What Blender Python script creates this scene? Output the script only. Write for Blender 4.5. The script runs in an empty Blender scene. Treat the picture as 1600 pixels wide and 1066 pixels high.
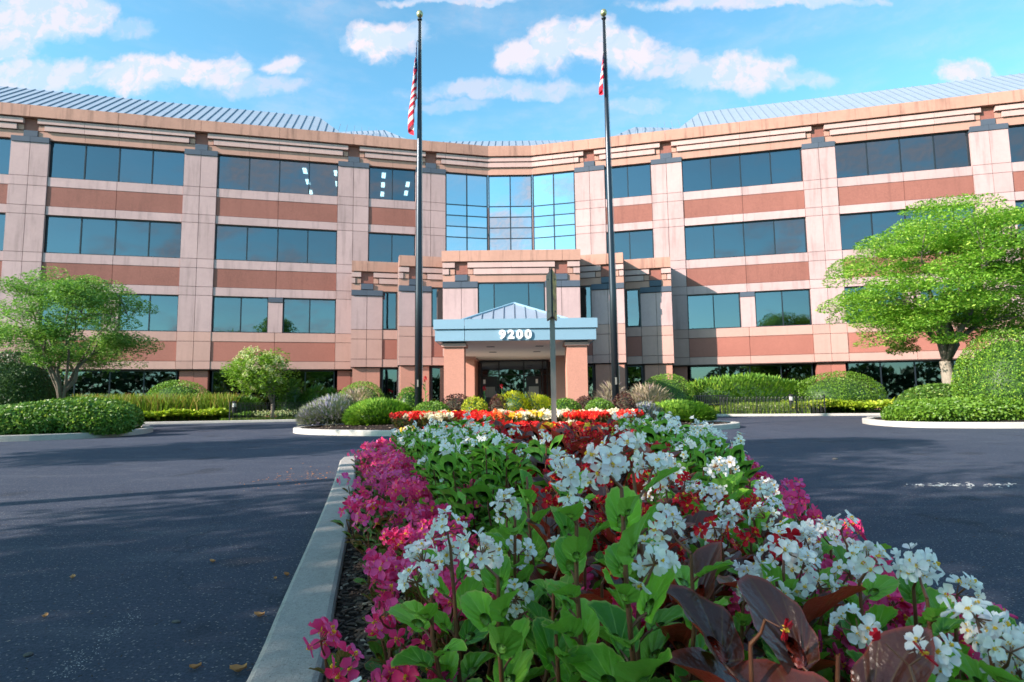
import bpy, math, random
import numpy as np
from mathutils import Matrix, Vector, Euler
from math import sin, cos, radians, pi, atan2, hypot, sqrt
C = bpy.context.scene
COL = C.collection
random.seed(7)

# ------------------------------------------------------------------ camera
EYE = 0.85
FPX, PITCH, ROLL = 930.0, radians(5.652), radians(-0.689)
_cp, _sp, _cr, _sr = cos(PITCH), sin(PITCH), cos(ROLL), sin(ROLL)
FW = Vector((0, _cp, _sp)); _u0 = Vector((0, -_sp, _cp)); _r0 = Vector((1, 0, 0))
RT = _r0 * _cr + _u0 * _sr; UP = -_r0 * _sr + _u0 * _cr
cam_d = bpy.data.cameras.new('camera'); cam = bpy.data.objects.new('camera', cam_d); COL.objects.link(cam)
cam.matrix_world = Matrix(((RT.x, UP.x, -FW.x, 0), (RT.y, UP.y, -FW.y, 0), (RT.z, UP.z, -FW.z, EYE), (0, 0, 0, 1)))
cam_d.sensor_width = 36; cam_d.lens = FPX / 1600 * 36
cam_d.clip_start = 0.02; cam_d.clip_end = 3000
cam_d.dof.use_dof = True; cam_d.dof.focus_distance = 1.7; cam_d.dof.aperture_fstop = 9.0
C.camera = cam

# ------------------------------------------------------------------ light
SUN_AZ, SUN_EL = radians(61), radians(26)          # light travels towards +X,+Y
TOSUN = Vector((-sin(SUN_AZ) * cos(SUN_EL), -cos(SUN_AZ) * cos(SUN_EL), sin(SUN_EL)))
sd = bpy.data.lights.new('sun', 'SUN'); so = bpy.data.objects.new('sun', sd); COL.objects.link(so)
sd.energy = 5.0; sd.angle = radians(0.6); sd.color = (1.0, 0.87, 0.80)
so.rotation_euler = TOSUN.to_track_quat('Z', 'Y').to_euler()
C.view_settings.view_transform = 'Standard'; C.view_settings.look = 'None'
C.view_settings.exposure = 1.07; C.view_settings.gamma = 1
C.view_settings.use_curve_mapping = False
C.render.engine = 'CYCLES'
C.cycles.max_bounces = 6; C.cycles.transparent_max_bounces = 12
C.cycles.diffuse_bounces = 3; C.cycles.glossy_bounces = 3; C.cycles.transmission_bounces = 4
C.cycles.caustics_reflective = False; C.cycles.caustics_refractive = False


class NT:
    """small node-tree helper"""
    def __init__(s, tree): s.t = tree; s.n = tree.nodes; s.l = tree.links
    def new(s, typ, **kw):
        n = s.n.new(typ)
        for k, v in kw.items(): setattr(n, k, v)
        return n
    def set(s, sock, v):
        if isinstance(v, bpy.types.NodeSocket): s.l.new(v, sock)
        elif v is not None:
            if hasattr(sock.default_value, '__len__') and not hasattr(v, '__len__'):
                v = (v,) * len(sock.default_value)
            if hasattr(v, '__len__') and len(v) == 3 and len(sock.default_value) == 4: v = (*v, 1)
            sock.default_value = v
    def math(s, op, a, b=None, c=None, clamp=False):
        n = s.new('ShaderNodeMath', operation=op); n.use_clamp = clamp
        for i, v in enumerate((a, b, c)):
            if v is not None: s.set(n.inputs[i], v)
        return n.outputs[0]
    def vmath(s, op, a, b=None, out=0):
        n = s.new('ShaderNodeVectorMath', operation=op)
        s.set(n.inputs[0], a)
        if b is not None: s.set(n.inputs[1], b)
        return n.outputs[out]
    def mix(s, f, a, b, mode='MIX'):
        n = s.new('ShaderNodeMix', data_type='RGBA', blend_type=mode); n.clamp_result = False
        s.set(n.inputs[0], f); s.set(n.inputs[6], a); s.set(n.inputs[7], b)
        return n.outputs[2]
    def noise(s, vec, scale, detail=3, rough=.5, out=0, dim='3D'):
        n = s.new('ShaderNodeTexNoise', noise_dimensions=dim)
        if vec is not None: s.set(n.inputs['Vector'], vec)
        n.inputs['Scale'].default_value = scale; n.inputs['Detail'].default_value = detail
        n.inputs['Roughness'].default_value = rough
        return n.outputs[out]
    def ramp(s, f, stops):
        n = s.new('ShaderNodeMapRange'); n.interpolation_type = 'SMOOTHSTEP'
        s.set(n.inputs[0], f)
        n.inputs[1].default_value, n.inputs[2].default_value, n.inputs[3].default_value, n.inputs[4].default_value = stops
        return n.outputs[0]


def pix_dir(x, y):
    d = FW + RT * ((x - 800) / FPX) - UP * ((y - 533) / FPX)
    return d.x / d.y, d.z / d.y


# ------------------------------------------------------------------ sky
w = bpy.data.worlds.new('World'); C.world = w; w.use_nodes = True
T = NT(w.node_tree); T.n.clear()
sky = T.new('ShaderNodeTexSky', sky_type='NISHITA'); sky.sun_disc = False
sky.sun_elevation = SUN_EL; sky.sun_rotation = atan2(TOSUN.x, TOSUN.y) % (2 * pi)
sky.air_density = 1.0; sky.dust_density = 0.6; sky.ozone_density = 1.6; sky.altitude = 100
SKYCOL = T.mix(1.0, sky.outputs[0], (1.02, 1.70, 1.64), 'MULTIPLY')
tc = T.new('ShaderNodeTexCoord').outputs['Generated']
sep = T.new('ShaderNodeSeparateXYZ'); T.set(sep.inputs[0], tc)
yy = T.math('MAXIMUM', sep.outputs[1], 0.12)
gx = T.math('DIVIDE', sep.outputs[0], yy); gz = T.math('DIVIDE', sep.outputs[2], yy)
comb = T.new('ShaderNodeCombineXYZ'); T.set(comb.inputs[0], gx); T.set(comb.inputs[1], gz)
g = comb.outputs[0]
n1 = T.noise(g, 9, 4, .55, out=1); n2 = T.noise(g, 38, 4, .6, out=1)
wv = T.vmath('ADD', T.vmath('MULTIPLY', T.vmath('SUBTRACT', n1, (.5, .5, .5)), (.085, .06, 0)),
             T.vmath('MULTIPLY', T.vmath('SUBTRACT', n2, (.5, .5, .5)), (.03, .024, 0)))
gw = T.vmath('ADD', g, wv)
sw = T.new('ShaderNodeSeparateXYZ'); T.set(sw.inputs[0], gw)
clouds = [(60, 28, 95, 50, .85), (20, 60, 60, 45, .7), (130, 20, 50, 40, .8), (205, 48, 45, 18, .35), (60, 122, 105, 26, .75),
          (215, 122, 66, 32, .95), (290, 112, 60, 26, .95), (345, 118, 52, 26, .85), (440, 106, 38, 20, .85), (415, 140, 70, 20, .5),
          (585, 70, 42, 34, 1), (625, 62, 45, 26, .9), (705, 2, 110, 9, .7), (800, 88, 42, 28, .9), (872, 78, 50, 44, .95),
          (925, 70, 48, 42, .95), (985, 80, 50, 36, .95), (1045, 98, 45, 26, .7), (1165, 112, 72, 34, .9), (1110, 122, 55, 26, .7),
          (1245, 128, 60, 16, .5), (790, 140, 150, 16, .55), (1190, 4, 185, 13, .75), (1508, 110, 42, 20, .9), (1000, 165, 60, 14, .4),
          (700, 165, 60, 12, .3), (1540, 122, 60, 12, .5)]
fb = T.noise(T.vmath('ADD', g, wv), 13, 8, .62)
EDGE = T.math('MULTIPLY', T.math('SUBTRACT', .5, fb), 1.2)
acc = None
for (px, py, rx, ry, st) in clouds:
    cx, cz = pix_dir(px, py)
    dx = T.math('MULTIPLY', T.math('SUBTRACT', sw.outputs[0], cx), FPX / (rx * 1.25))
    dz = T.math('MULTIPLY', T.math('SUBTRACT', sw.outputs[1], cz), FPX / (ry * 1.3))
    dz = T.math('MAXIMUM', dz, T.math('MULTIPLY', dz, -1.15))
    r = T.math('SQRT', T.math('ADD', T.math('MULTIPLY', dx, dx), T.math('MULTIPLY', dz, dz)))
    m = T.math('MULTIPLY', T.ramp(T.math('ADD', r, EDGE), (1.10, .52, 0, 1)), st)
    acc = m if acc is None else T.math('MAXIMUM', acc, m)
front = T.math('MULTIPLY', acc, T.ramp(sep.outputs[1], (.3, .5, 0, 1)))
# the same broken cumulus goes on all round the sky
gn = T.noise(T.vmath('MULTIPLY', tc, (1, 1, 2.4)), 3.4, 7, .58)
rest = T.math('MULTIPLY', T.ramp(gn, (.53, .64, 0, .85)), T.ramp(T.math('MAXIMUM', T.math('ABSOLUTE', gx), T.math('MULTIPLY', gz, 1.45)), (.95, 1.2, 0, 1)))
rest = T.math('MULTIPLY', rest, T.ramp(sep.outputs[2], (.0, .12, 0, 1)))
rest2 = T.math('MULTIPLY', T.ramp(gn, (.53, .64, 0, .85)), T.ramp(sep.outputs[1], (.3, .1, 0, 1)))
rest2 = T.math('MULTIPLY', rest2, T.ramp(sep.outputs[2], (.0, .12, 0, 1)))
veil = T.math('MULTIPLY', T.ramp(T.noise(T.vmath('MULTIPLY', tc, (1, 1, 3)), 5, 6, .6), (.42, .8, 0, .30)), 1.0)
cm = T.math('MAXIMUM', T.math('MAXIMUM', front, rest), T.math('MAXIMUM', rest2, veil))
fb2 = T.noise(T.vmath('ADD', T.vmath('ADD', g, wv), (-.012, .016, 0)), 13, 8, .62)
cshade = T.ramp(T.math('SUBTRACT', fb, fb2), (-.05, .06, 0, 1))  # lit and shaded sides of the clouds, painted in from offset noise
CLOUD_B = 5.0
ccol = T.mix(cshade, (CLOUD_B * .70, CLOUD_B * .83, CLOUD_B * 1.02), (CLOUD_B * .95, CLOUD_B * .88, CLOUD_B * .96))
fin = T.mix(cm, SKYCOL, ccol)
bg = T.new('ShaderNodeBackground'); T.set(bg.inputs[0], fin); bg.inputs[1].default_value = 0.10
wo = T.new('ShaderNodeOutputWorld'); T.l.new(bg.outputs[0], wo.inputs[0])


# ------------------------------------------------------------------ materials
def newmat(name):
    m = bpy.data.materials.new(name); m.use_nodes = True; t = NT(m.node_tree); t.n.clear()
    o = t.new('ShaderNodeOutputMaterial'); return m, t, o
def prin(t, o, col, rough=.7, metal=0, bump=None, spec=.5, bstr=.3, bdist=.01):
    p = t.new('ShaderNodeBsdfPrincipled')
    t.set(p.inputs['Base Color'], col); t.set(p.inputs['Roughness'], rough); t.set(p.inputs['Metallic'], metal)
    p.inputs['Specular IOR Level'].default_value = spec
    if bump is not None:
        b = t.new('ShaderNodeBump'); b.inputs['Strength'].default_value = bstr; b.inputs['Distance'].default_value = bdist
        t.l.new(bump, b.inputs['Height']); t.l.new(b.outputs[0], p.inputs['Normal'])
    t.l.new(p.outputs[0], o.inputs[0]); return p
def scl(c, k): return tuple(min(1, v * k) for v in c)
def simple(name, col, rough=.6, metal=0, spec=.5):
    m, t, o = newmat(name); prin(t, o, col, rough, metal, spec=spec); return m
def stone(name, col, grain=.18, mottle=.12, rough=.8, gscale=60, streak=0, bump=.25):
    m, t, o = newmat(name)
    pos = t.new('ShaderNodeNewGeometry').outputs['Position']
    oi = t.new('ShaderNodeObjectInfo').outputs['Random']
    a = t.noise(pos, gscale, 2, .7); b = t.noise(pos, .7, 4, .6); fine = t.noise(pos, 6, 3, .6)
    k = t.math('ADD', 1, t.math('MULTIPLY', t.math('SUBTRACT', a, .5), grain * 2))
    k = t.math('ADD', k, t.math('MULTIPLY', t.math('SUBTRACT', b, .5), mottle * 2))
    k = t.math('ADD', k, t.math('MULTIPLY', t.math('SUBTRACT', fine, .5), mottle))
    k = t.math('ADD', k, t.math('MULTIPLY', t.math('SUBTRACT', oi, .5), .13))
    if streak:
        sv = t.noise(t.vmath('MULTIPLY', pos, (2.2, 2.2, .22)), 1.6, 4, .6)
        k = t.math('SUBTRACT', k, t.math('MULTIPLY', t.ramp(sv, (.48, .72, 0, 1)), streak))
    c = t.mix(1, (*col, 1), t_gray(t, k), 'MULTIPLY')
    prin(t, o, c, rough, bump=a, bstr=bump, bdist=.01, spec=.3); return m
def t_gray(t, v):
    n = t.new('ShaderNodeCombineColor')
    for i in range(3): t.set(n.inputs[i], v)
    return n.outputs[0]

M = {}
M['panel'] = stone('pink_precast', (.48, .325, .31), .12, .16, streak=.22)
M['panel2'] = stone('pink_precast_base', (.50, .29, .24), .12, .12, streak=.08)
M['parapet'] = stone('salmon_precast', (.47, .25, .185), .12, .20, streak=.34)
M['band'] = stone('pale_cornice', (.52, .345, .31), .08, .10, streak=.10)
M['course'] = stone('salmon_course', (.46, .25, .19), .10, .12, streak=.10)
M['brick'] = stone('red_granite', (.27, .105, .08), .5, .18, gscale=28, streak=.12)
M['granite'] = stone('pier_granite', (.50, .235, .17), .45, .12, gscale=40)
M['granite_low'] = stone('spandrel_granite', (.36, .135, .10), .45, .12, gscale=40)
M['cap'] = stone('blue_grey_cap', (.075, .095, .125), .15, .15)
M['core'] = simple('joint_backing', (.15, .10, .09), .9)  # plain dark backing that shows through the panel joints
M['frame'] = simple('dark_bronze_frame', (.012, .016, .022), .35)
M['frame_mid'] = simple('grey_blue_mullion', (.10, .17, .24), .4)
M['blue_metal'] = stone('blue_painted_metal', (.23, .37, .46), .03, .06, rough=.45, bump=.02)
M['seam'] = simple('dark_roof_seam', (.17, .22, .28), .4)
def roofmat():
    m, t, o = newmat('standing_seam_metal')
    pos = t.new('ShaderNodeNewGeometry').outputs['Position']
    n = t.noise(pos, 1.1, 4, .6)
    c = t.mix(n, (.24, .29, .35, 1), (.32, .37, .43, 1)); prin(t, o, c, .42, .1); return m
M['roof'] = roofmat()
M['soffit'] = stone('cream_soffit', (.82, .76, .66), .03, .05, bump=.02)
M['white'] = simple('white_letters', (.85, .85, .83), .4)
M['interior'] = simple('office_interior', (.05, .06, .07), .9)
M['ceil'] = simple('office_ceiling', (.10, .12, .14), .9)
def blindmat():
    m, t, o = newmat('vertical_blind'); pos = t.new('ShaderNodeTexCoord').outputs['Object']; oi = t.new('ShaderNodeObjectInfo').outputs['Random']
    sx = t.new('ShaderNodeSeparateXYZ'); t.set(sx.inputs[0], pos)
    k = t.math('ADD', .62, t.math('MULTIPLY', t.math('PINGPONG', sx.outputs[0], .045), 6.5)); k = t.math('MULTIPLY', k, t.math('ADD', .6, t.math('MULTIPLY', oi, .5)))
    prin(t, o, t.mix(1, (.46, .54, .54), t_gray(t, k), 'MULTIPLY'), .8); return m
M['blind'] = blindmat()
def emis(name, col, s):
    m, t, o = newmat(name); e = t.new('ShaderNodeEmission'); t.set(e.inputs[0], col); e.inputs[1].default_value = s
    t.l.new(e.outputs[0], o.inputs[0]); return m
M['tube_light'] = emis('ceiling_light_glow', (1, .96, .85), 9)
def glass(name, refl, trans, fac):
    m, t, o = newmat(name)
    pos = t.new('ShaderNodeNewGeometry').outputs['Position']
    oi = t.new('ShaderNodeObjectInfo').outputs['Random']
    nz = t.noise(pos, .55, 2, .5)
    b = t.new('ShaderNodeBump'); b.inputs['Strength'].default_value = .22; b.inputs['Distance'].default_value = .02
    t.l.new(nz, b.inputs['Height'])
    gl = t.new('ShaderNodeBsdfGlossy'); gl.inputs['Roughness'].default_value = .015
    k = t.math('ADD', .88, t.math('MULTIPLY', oi, .24))
    t.set(gl.inputs['Color'], t.mix(1, refl, t_gray(t, k), 'MULTIPLY')); t.l.new(b.outputs[0], gl.inputs['Normal'])
    tr = t.new('ShaderNodeBsdfTransparent'); t.set(tr.inputs['Color'], trans)
    mx = t.new('ShaderNodeMixShader'); mx.inputs[0].default_value = fac
    t.l.new(tr.outputs[0], mx.inputs[1]); t.l.new(gl.outputs[0], mx.inputs[2]); t.l.new(mx.outputs[0], o.inputs[0]); return m
M['glass'] = glass('tinted_office_glass', (.29, .325, .35), (.42, .56, .62), .5)
M['glass_bay'] = glass('mirror_bay_glass', (.66, .73, .78), (.10, .18, .22), .9)
M['glass_dark'] = glass('dark_ground_floor_glass', (.28, .34, .38), (.16, .2, .22), .38)

def concrete(name, col, dirt=.3):
    m, t, o = newmat(name); pos = t.new('ShaderNodeNewGeometry').outputs['Position']
    a = t.noise(pos, 130, 4, .85); b = t.noise(pos, 3, 5, .65); c0 = t.noise(pos, 26, 3, .7)
    k = t.math('ADD', .72, t.math('MULTIPLY', b, .38)); k = t.math('ADD', k, t.math('MULTIPLY', t.math('SUBTRACT', a, .5), .95))
    k = t.math('ADD', k, t.math('MULTIPLY', t.math('SUBTRACT', c0, .5), .35))
    sp = t.noise(pos, 170, 1, .5)
    c = t.mix(1, col, t_gray(t, k), 'MULTIPLY'); c = t.mix(t.ramp(sp, (.66, .72, 0, .5)), c, (.08, .075, .07))
    c = t.mix(t.ramp(b, (.60, .80, 0, dirt)), c, (.16, .13, .10))
    prin(t, o, c, .9, bump=t.math('ADD', a, t.math('MULTIPLY', c0, .6)), bstr=1, bdist=.006, spec=.2); return m
M['kerb'] = concrete('broomed_concrete', (.43, .40, .36))
M['kerb_pale'] = concrete('pale_concrete', (.56, .52, .46), .15)

def asphalt():
    m, t, o = newmat('asphalt'); pos = t.new('ShaderNodeNewGeometry').outputs['Position']
    ag = t.noise(pos, 150, 3, .85); ag2 = t.noise(pos, 62, 3, .8); pt = t.noise(pos, .35, 5, .6); pt2 = t.noise(t.vmath('MULTIPLY', pos, (.5, 1.6, 1)), 1.5, 4, .65)
    v = t.new('ShaderNodeTexVoronoi'); v.inputs['Scale'].default_value = 105; t.set(v.inputs['Vector'], pos)
    wpos = t.vmath('ADD', pos, t.vmath('MULTIPLY', t.noise(pos, 1.2, 4, .6, out=1), (.7, .7, .7)))
    crk = t.new('ShaderNodeTexVoronoi', feature='DISTANCE_TO_EDGE'); crk.inputs['Scale'].default_value = .42; t.set(crk.inputs['Vector'], wpos)
    base = t.mix(pt, (.040, .051, .078), (.078, .089, .120))
    base = t.mix(t.ramp(pt2, (.5, .75, 0, .5)), base, (.125, .132, .155))
    oil = t.noise(pos, 1.1, 3, .55)
    base = t.mix(t.ramp(oil, (.60, .70, 0, .45)), base, (.022, .024, .030))
    k = t.math('ADD', -.35, t.math('MULTIPLY', t.math('ADD', ag, t.math('MULTIPLY', t.math('SUBTRACT', ag2, .12), 1.5)), 1.25)); base = t.mix(1, base, t_gray(t, k), 'MULTIPLY')
    sepc = t.new('ShaderNodeSeparateColor'); t.l.new(v.outputs['Color'], sepc.inputs[0])
    chip = t.math('MULTIPLY', t.math('GREATER_THAN', sepc.outputs[0], .90), t.ramp(v.outputs['Distance'], (.5, .3, 0, 1)))
    base = t.mix(t.math('MULTIPLY', chip, .8), base, (.30, .28, .26))
    base = t.mix(t.ramp(crk.outputs['Distance'], (.005, .0, 0, .3)), base, (.012, .014, .018))
    hgt = t.math('ADD', t.math('MULTIPLY', ag2, .6), t.math('MULTIPLY', ag, .6))
    prin(t, o, base, .82, bump=hgt, bstr=1.0, bdist=.012, spec=.12); return m
M['asphalt'] = asphalt()

def mulch():
    m, t, o = newmat('dark_mulch'); pos = t.new('ShaderNodeNewGeometry').outputs['Position']
    a = t.noise(t.vmath('MULTIPLY', pos, (1, 1.7, 1)), 75, 4, .8); b = t.noise(pos, 8, 3, .6)
    c = t.mix(t.ramp(a, (.42, .66, 0, 1)), (.012, .009, .008), (.085, .055, .038)); c = t.mix(t.ramp(b, (.5, .8, 0, .35)), c, (.05, .035, .03))
    prin(t, o, c, .95, bump=a, bstr=1, bdist=.02, spec=.15); return m
M['mulch'] = mulch()
def chips():
    m, t, o = newmat('wood_chip'); r = t.new('ShaderNodeNewGeometry').outputs['Random Per Island']
    c = t.mix(r, (.016, .011, .009), (.12, .075, .05)); c = t.mix(t.math('GREATER_THAN', r, .93), c, (.34, .27, .2))
    prin(t, o, c, .9); return m
M['chips'] = chips()
def lawn():
    m, t, o = newmat('lawn_soil'); pos = t.new('ShaderNodeNewGeometry').outputs['Position']
    c = t.mix(t.noise(pos, 1.5, 5, .6), (.045, .08, .02), (.09, .13, .035)); prin(t, o, c, .95); return m
M['lawn'] = lawn()

def foliage(name, ca, cb, cc=None, transl=.35, rough=.5, big=1.2, ccf=.12, spec=.35, tcol=None):
    """leaf material: colour varies leaf by leaf and in broad clumps"""
    m, t, o = newmat(name)
    geo = t.new('ShaderNodeNewGeometry'); r = geo.outputs['Random Per Island']; pos = geo.outputs['Position']
    n = t.noise(pos, big, 3, .6)
    f = t.math('ADD', t.math('MULTIPLY', r, .62), t.math('MULTIPLY', t.math('SUBTRACT', n, .3), .75), clamp=True)
    c = t.mix(f, ca, cb)
    if cc: c = t.mix(t.math('GREATER_THAN', r, 1 - ccf), c, cc)
    p = t.new('ShaderNodeBsdfPrincipled'); t.set(p.inputs['Base Color'], c); p.inputs['Roughness'].default_value = rough
    p.inputs['Specular IOR Level'].default_value = spec
    tr = t.new('ShaderNodeBsdfTranslucent'); t.set(tr.inputs[0], t.mix(1, c, tcol or (1.25, 1.35, .7), 'MULTIPLY'))
    mx = t.new('ShaderNodeMixShader'); mx.inputs[0].default_value = transl
    t.l.new(p.outputs[0], mx.inputs[1]); t.l.new(tr.outputs[0], mx.inputs[2]); t.l.new(mx.outputs[0], o.inputs[0]); return m
F = {}
F['locust'] = foliage('locust_leaves', (.095, .25, .025), (.33, .57, .06), (.50, .66, .12))
F['locust_dim'] = foliage('small_locust_leaves', (.09, .21, .04), (.24, .43, .09), (.36, .52, .18))
F['dome'] = foliage('clipped_shrub_leaves', (.06, .17, .018), (.24, .42, .04), (.36, .50, .06), .25, .45)
F['dark'] = foliage('shaded_shrub_leaves', (.02, .055, .014), (.06, .13, .025), None, .2, .45)  # dark tone puts shade into the left shrub's leaves and the shrub cores
F['hedge'] = foliage('groundcover_leaves', (.05, .13, .02), (.17, .31, .045), (.30, .40, .08), .28, .42)
F['juniper'] = foliage('juniper_sprays', (.06, .17, .018), (.22, .40, .035), (.30, .46, .05), .2, .6)
F['char'] = foliage('chartreuse_leaves', (.20, .32, .02), (.50, .58, .04), (.66, .66, .10), .35, .5)
F['box'] = foliage('boxwood_leaves', (.06, .16, .015), (.20, .34, .03), None, .25, .45)
F['gold'] = foliage('golden_shrub_leaves', (.26, .34, .015), (.55, .55, .03), (.7, .62, .05), .3, .5)
F['barberry'] = foliage('barberry_leaves', (.045, .016, .015), (.13, .04, .03), (.12, .09, .03), .2, .5)
F['lavender'] = foliage('catmint_stems', (.16, .19, .12), (.34, .36, .24), (.36, .33, .46), .2, .7, ccf=.3)
F['tan'] = foliage('tan_plumes', (.28, .22, .14), (.52, .42, .30), (.45, .3, .3), .2, .7)
F['grass'] = foliage('daylily_blades', (.10, .19, .02), (.30, .38, .04), (.36, .24, .08), .3, .6, ccf=.25)
F['turf'] = foliage('turf_blades', (.13, .25, .03), (.34, .46, .06), (.5, .5, .12), .3, .6)
F['hydr'] = foliage('hydrangea_leaves', (.10, .22, .02), (.28, .44, .05), None, .3, .5)
F['hydr_fl'] = foliage('hydrangea_blooms', (.50, .56, .26), (.75, .74, .45), None, .3, .7)
F['fern'] = foliage('arching_dark_leaves', (.03, .10, .015), (.13, .27, .04), None, .25, .5)
F['far_tree'] = foliage('treeline_leaves', (.02, .05, .015), (.05, .10, .025), None, .2, .6, big=.3)
def bark(name, a, b):
    m, t, o = newmat(name); pos = t.new('ShaderNodeNewGeometry').outputs['Position']
    n = t.noise(t.vmath('MULTIPLY', pos, (1, 1, .3)), 22, 4, .7); prin(t, o, t.mix(n, a, b), .9, bump=n, bstr=.8, bdist=.03, spec=.2); return m
M['bark'] = bark('tree_bark', (.16, .13, .10), (.40, .35, .28))
M['bark_dark'] = bark('limb_bark', (.09, .07, .055), (.24, .20, .16))
M['twig'] = simple('shrub_core_brown', (.05, .045, .025), .9)

# ------------------------------------------------------------------ object helpers
def mesh_from(name, V, Fc, mats, smooth=False, fm=None):
    me = bpy.data.meshes.new(name)
    if isinstance(V, np.ndarray) and isinstance(Fc, np.ndarray):
        k = Fc.shape[1]
        me.vertices.add(len(V)); me.vertices.foreach_set('co', V.astype(np.float32).ravel())
        me.loops.add(len(Fc) * k); me.loops.foreach_set('vertex_index', Fc.astype(np.int32).ravel())
        me.polygons.add(len(Fc)); me.polygons.foreach_set('loop_start', np.arange(0, len(Fc) * k, k, dtype=np.int32))
        me.update(calc_edges=True)
    else:
        me.from_pydata([tuple(v) for v in V], [], [tuple(f) for f in Fc]); me.update()
    for m in (mats if isinstance(mats, (list, tuple)) else [mats]): me.materials.append(m)
    if fm is not None: me.polygons.foreach_set('material_index', np.asarray(fm, dtype=np.int32))
    if smooth: me.polygons.foreach_set('use_smooth', [True] * len(me.polygons))
    return me
def obj(name, me, parent=None, mw=None, label=None, cat=None, group=None, kind=None):
    o = bpy.data.objects.new(name, me); COL.objects.link(o)
    if parent is not None: o.parent = parent
    if mw is not None: o.matrix_local = mw
    tag(o, label, cat, group, kind); return o
def tag(o, label=None, cat=None, group=None, kind=None):
    if label: o['label'] = label
    if cat: o['category'] = cat
    if group: o['group'] = group
    if kind: o['kind'] = kind
def empty(name, loc, label, cat, group=None, rz=0):
    o = obj(name, None, None, Matrix.Translation(loc) @ Matrix.Rotation(rz, 4, 'Z'), label, cat, group)
    o.empty_display_size = .2; return o
_boxes = {}
def boxmesh(nm, sx, sy, sz, mat):
    key = (nm, round(sx, 3), round(sy, 3), round(sz, 3), mat.name)
    if key not in _boxes:
        x, y, z = sx / 2, sy / 2, sz / 2
        V = [(-x, -y, -z), (x, -y, -z), (x, y, -z), (-x, y, -z), (-x, -y, z), (x, -y, z), (x, y, z), (-x, y, z)]
        _boxes[key] = mesh_from(nm, V, [(0, 3, 2, 1), (4, 5, 6, 7), (0, 1, 5, 4), (1, 2, 6, 5), (2, 3, 7, 6), (3, 0, 4, 7)], mat)
    return _boxes[key]
class MB:
    def __init__(s): s.V = []; s.F = []; s.fm = []
    def add(s, V, Fs, mi=0):
        b = len(s.V); s.V += [tuple(v) for v in V]; s.F += [tuple(i + b for i in f) for f in Fs]; s.fm += [mi] * len(Fs)
    def box(s, x0, x1, y0, y1, z0, z1, mi=0):
        s.add([(x0, y0, z0), (x1, y0, z0), (x1, y1, z0), (x0, y1, z0), (x0, y0, z1), (x1, y0, z1), (x1, y1, z1), (x0, y1, z1)],
              [(0, 3, 2, 1), (4, 5, 6, 7), (0, 1, 5, 4), (1, 2, 6, 5), (2, 3, 7, 6), (3, 0, 4, 7)], mi)
    def tube(s, pts, rad, n=8, mi=0, cap=True):
        pts = [Vector(p) for p in pts]; rings = []; up = Vector((0, 0, 1)); prev = None
        for i, p in enumerate(pts):
            d = (pts[min(i + 1, len(pts) - 1)] - pts[max(i - 1, 0)]).normalized()
            a = prev if prev is not None else (up if abs(d.z) < .9 else Vector((1, 0, 0)))
            a = (a - d * a.dot(d)).normalized(); prev = a; b = d.cross(a)
            r = rad[i] if hasattr(rad, '__len__') else rad
            rings.append([p + a * (r * cos(2 * pi * k / n)) + b * (r * sin(2 * pi * k / n)) for k in range(n)])
        V = [v for rg in rings for v in rg]; Fs = []
        for i in range(len(rings) - 1):
            for k in range(n): Fs.append((i * n + k, i * n + (k + 1) % n, (i + 1) * n + (k + 1) % n, (i + 1) * n + k))
        if cap: Fs.append(tuple(range(n))[::-1]); Fs.append(tuple((len(rings) - 1) * n + k for k in range(n)))
        s.add(V, Fs, mi)
    def mesh(s, name, mats, smooth=False): return mesh_from(name, s.V, s.F, mats, smooth, s.fm)
    def build(s, name, mats, parent=None, mw=None, smooth=False, **k): return obj(name, s.mesh(name, mats, smooth), parent, mw, **k)

# ------------------------------------------------------------------ ground
def poly_slab(name, pts, z0, z1, mat, kind='structure'):
    n = len(pts); V = [(x, y, z0) for x, y in pts] + [(x, y, z1) for x, y in pts]
    Fs = [tuple(range(n, 2 * n))] + [(i, (i + 1) % n, n + (i + 1) % n, n + i) for i in range(n)]
    return obj(name, mesh_from(name, V, Fs, mat), kind=kind)
obj('asphalt', mesh_from('asphalt', [(-500, -500, 0), (500, -500, 0), (500, 500, 0), (-500, 500, 0)], [(0, 1, 2, 3)], M['asphalt']), kind='structure')

def kerb_run(name, pts, width, h, mat, inward, closed=False, bev=.02):
    """kerb with rounded arrises that follows a line; inward=+1 puts the body on the left side of travel"""
    P = [Vector((x, y, 0)) for x, y in pts]; n = len(P); rows = []
    prof = [(0, -.05), (0, h - bev), (bev * .3, h - bev * .3), (bev, h), (width - bev, h), (width - bev * .3, h - bev * .3), (width, h - bev), (width, -.05)]
    for i in range(n):
        a = P[(i - 1) % n] if (closed or i > 0) else P[i]; b = P[(i + 1) % n] if (closed or i < n - 1) else P[i]
        d = (b - a).normalized(); nn = Vector((-d.y, d.x, 0)) * inward
        rows.append([P[i] + nn * u + Vector((0, 0, z)) for u, z in prof])
    V = [v for r in rows for v in r]; k = len(prof); Fs = []
    for i in range(n if closed else n - 1):
        j = (i + 1) % n
        for q in range(k - 1): Fs.append((i * k + q, j * k + q, j * k + q + 1, i * k + q + 1))
    if not closed: Fs.append(tuple(range(k))); Fs.append(tuple((n - 1) * k + q for q in range(k)))
    return obj(name, mesh_from(name, V, Fs, mat), kind='structure')
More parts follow.
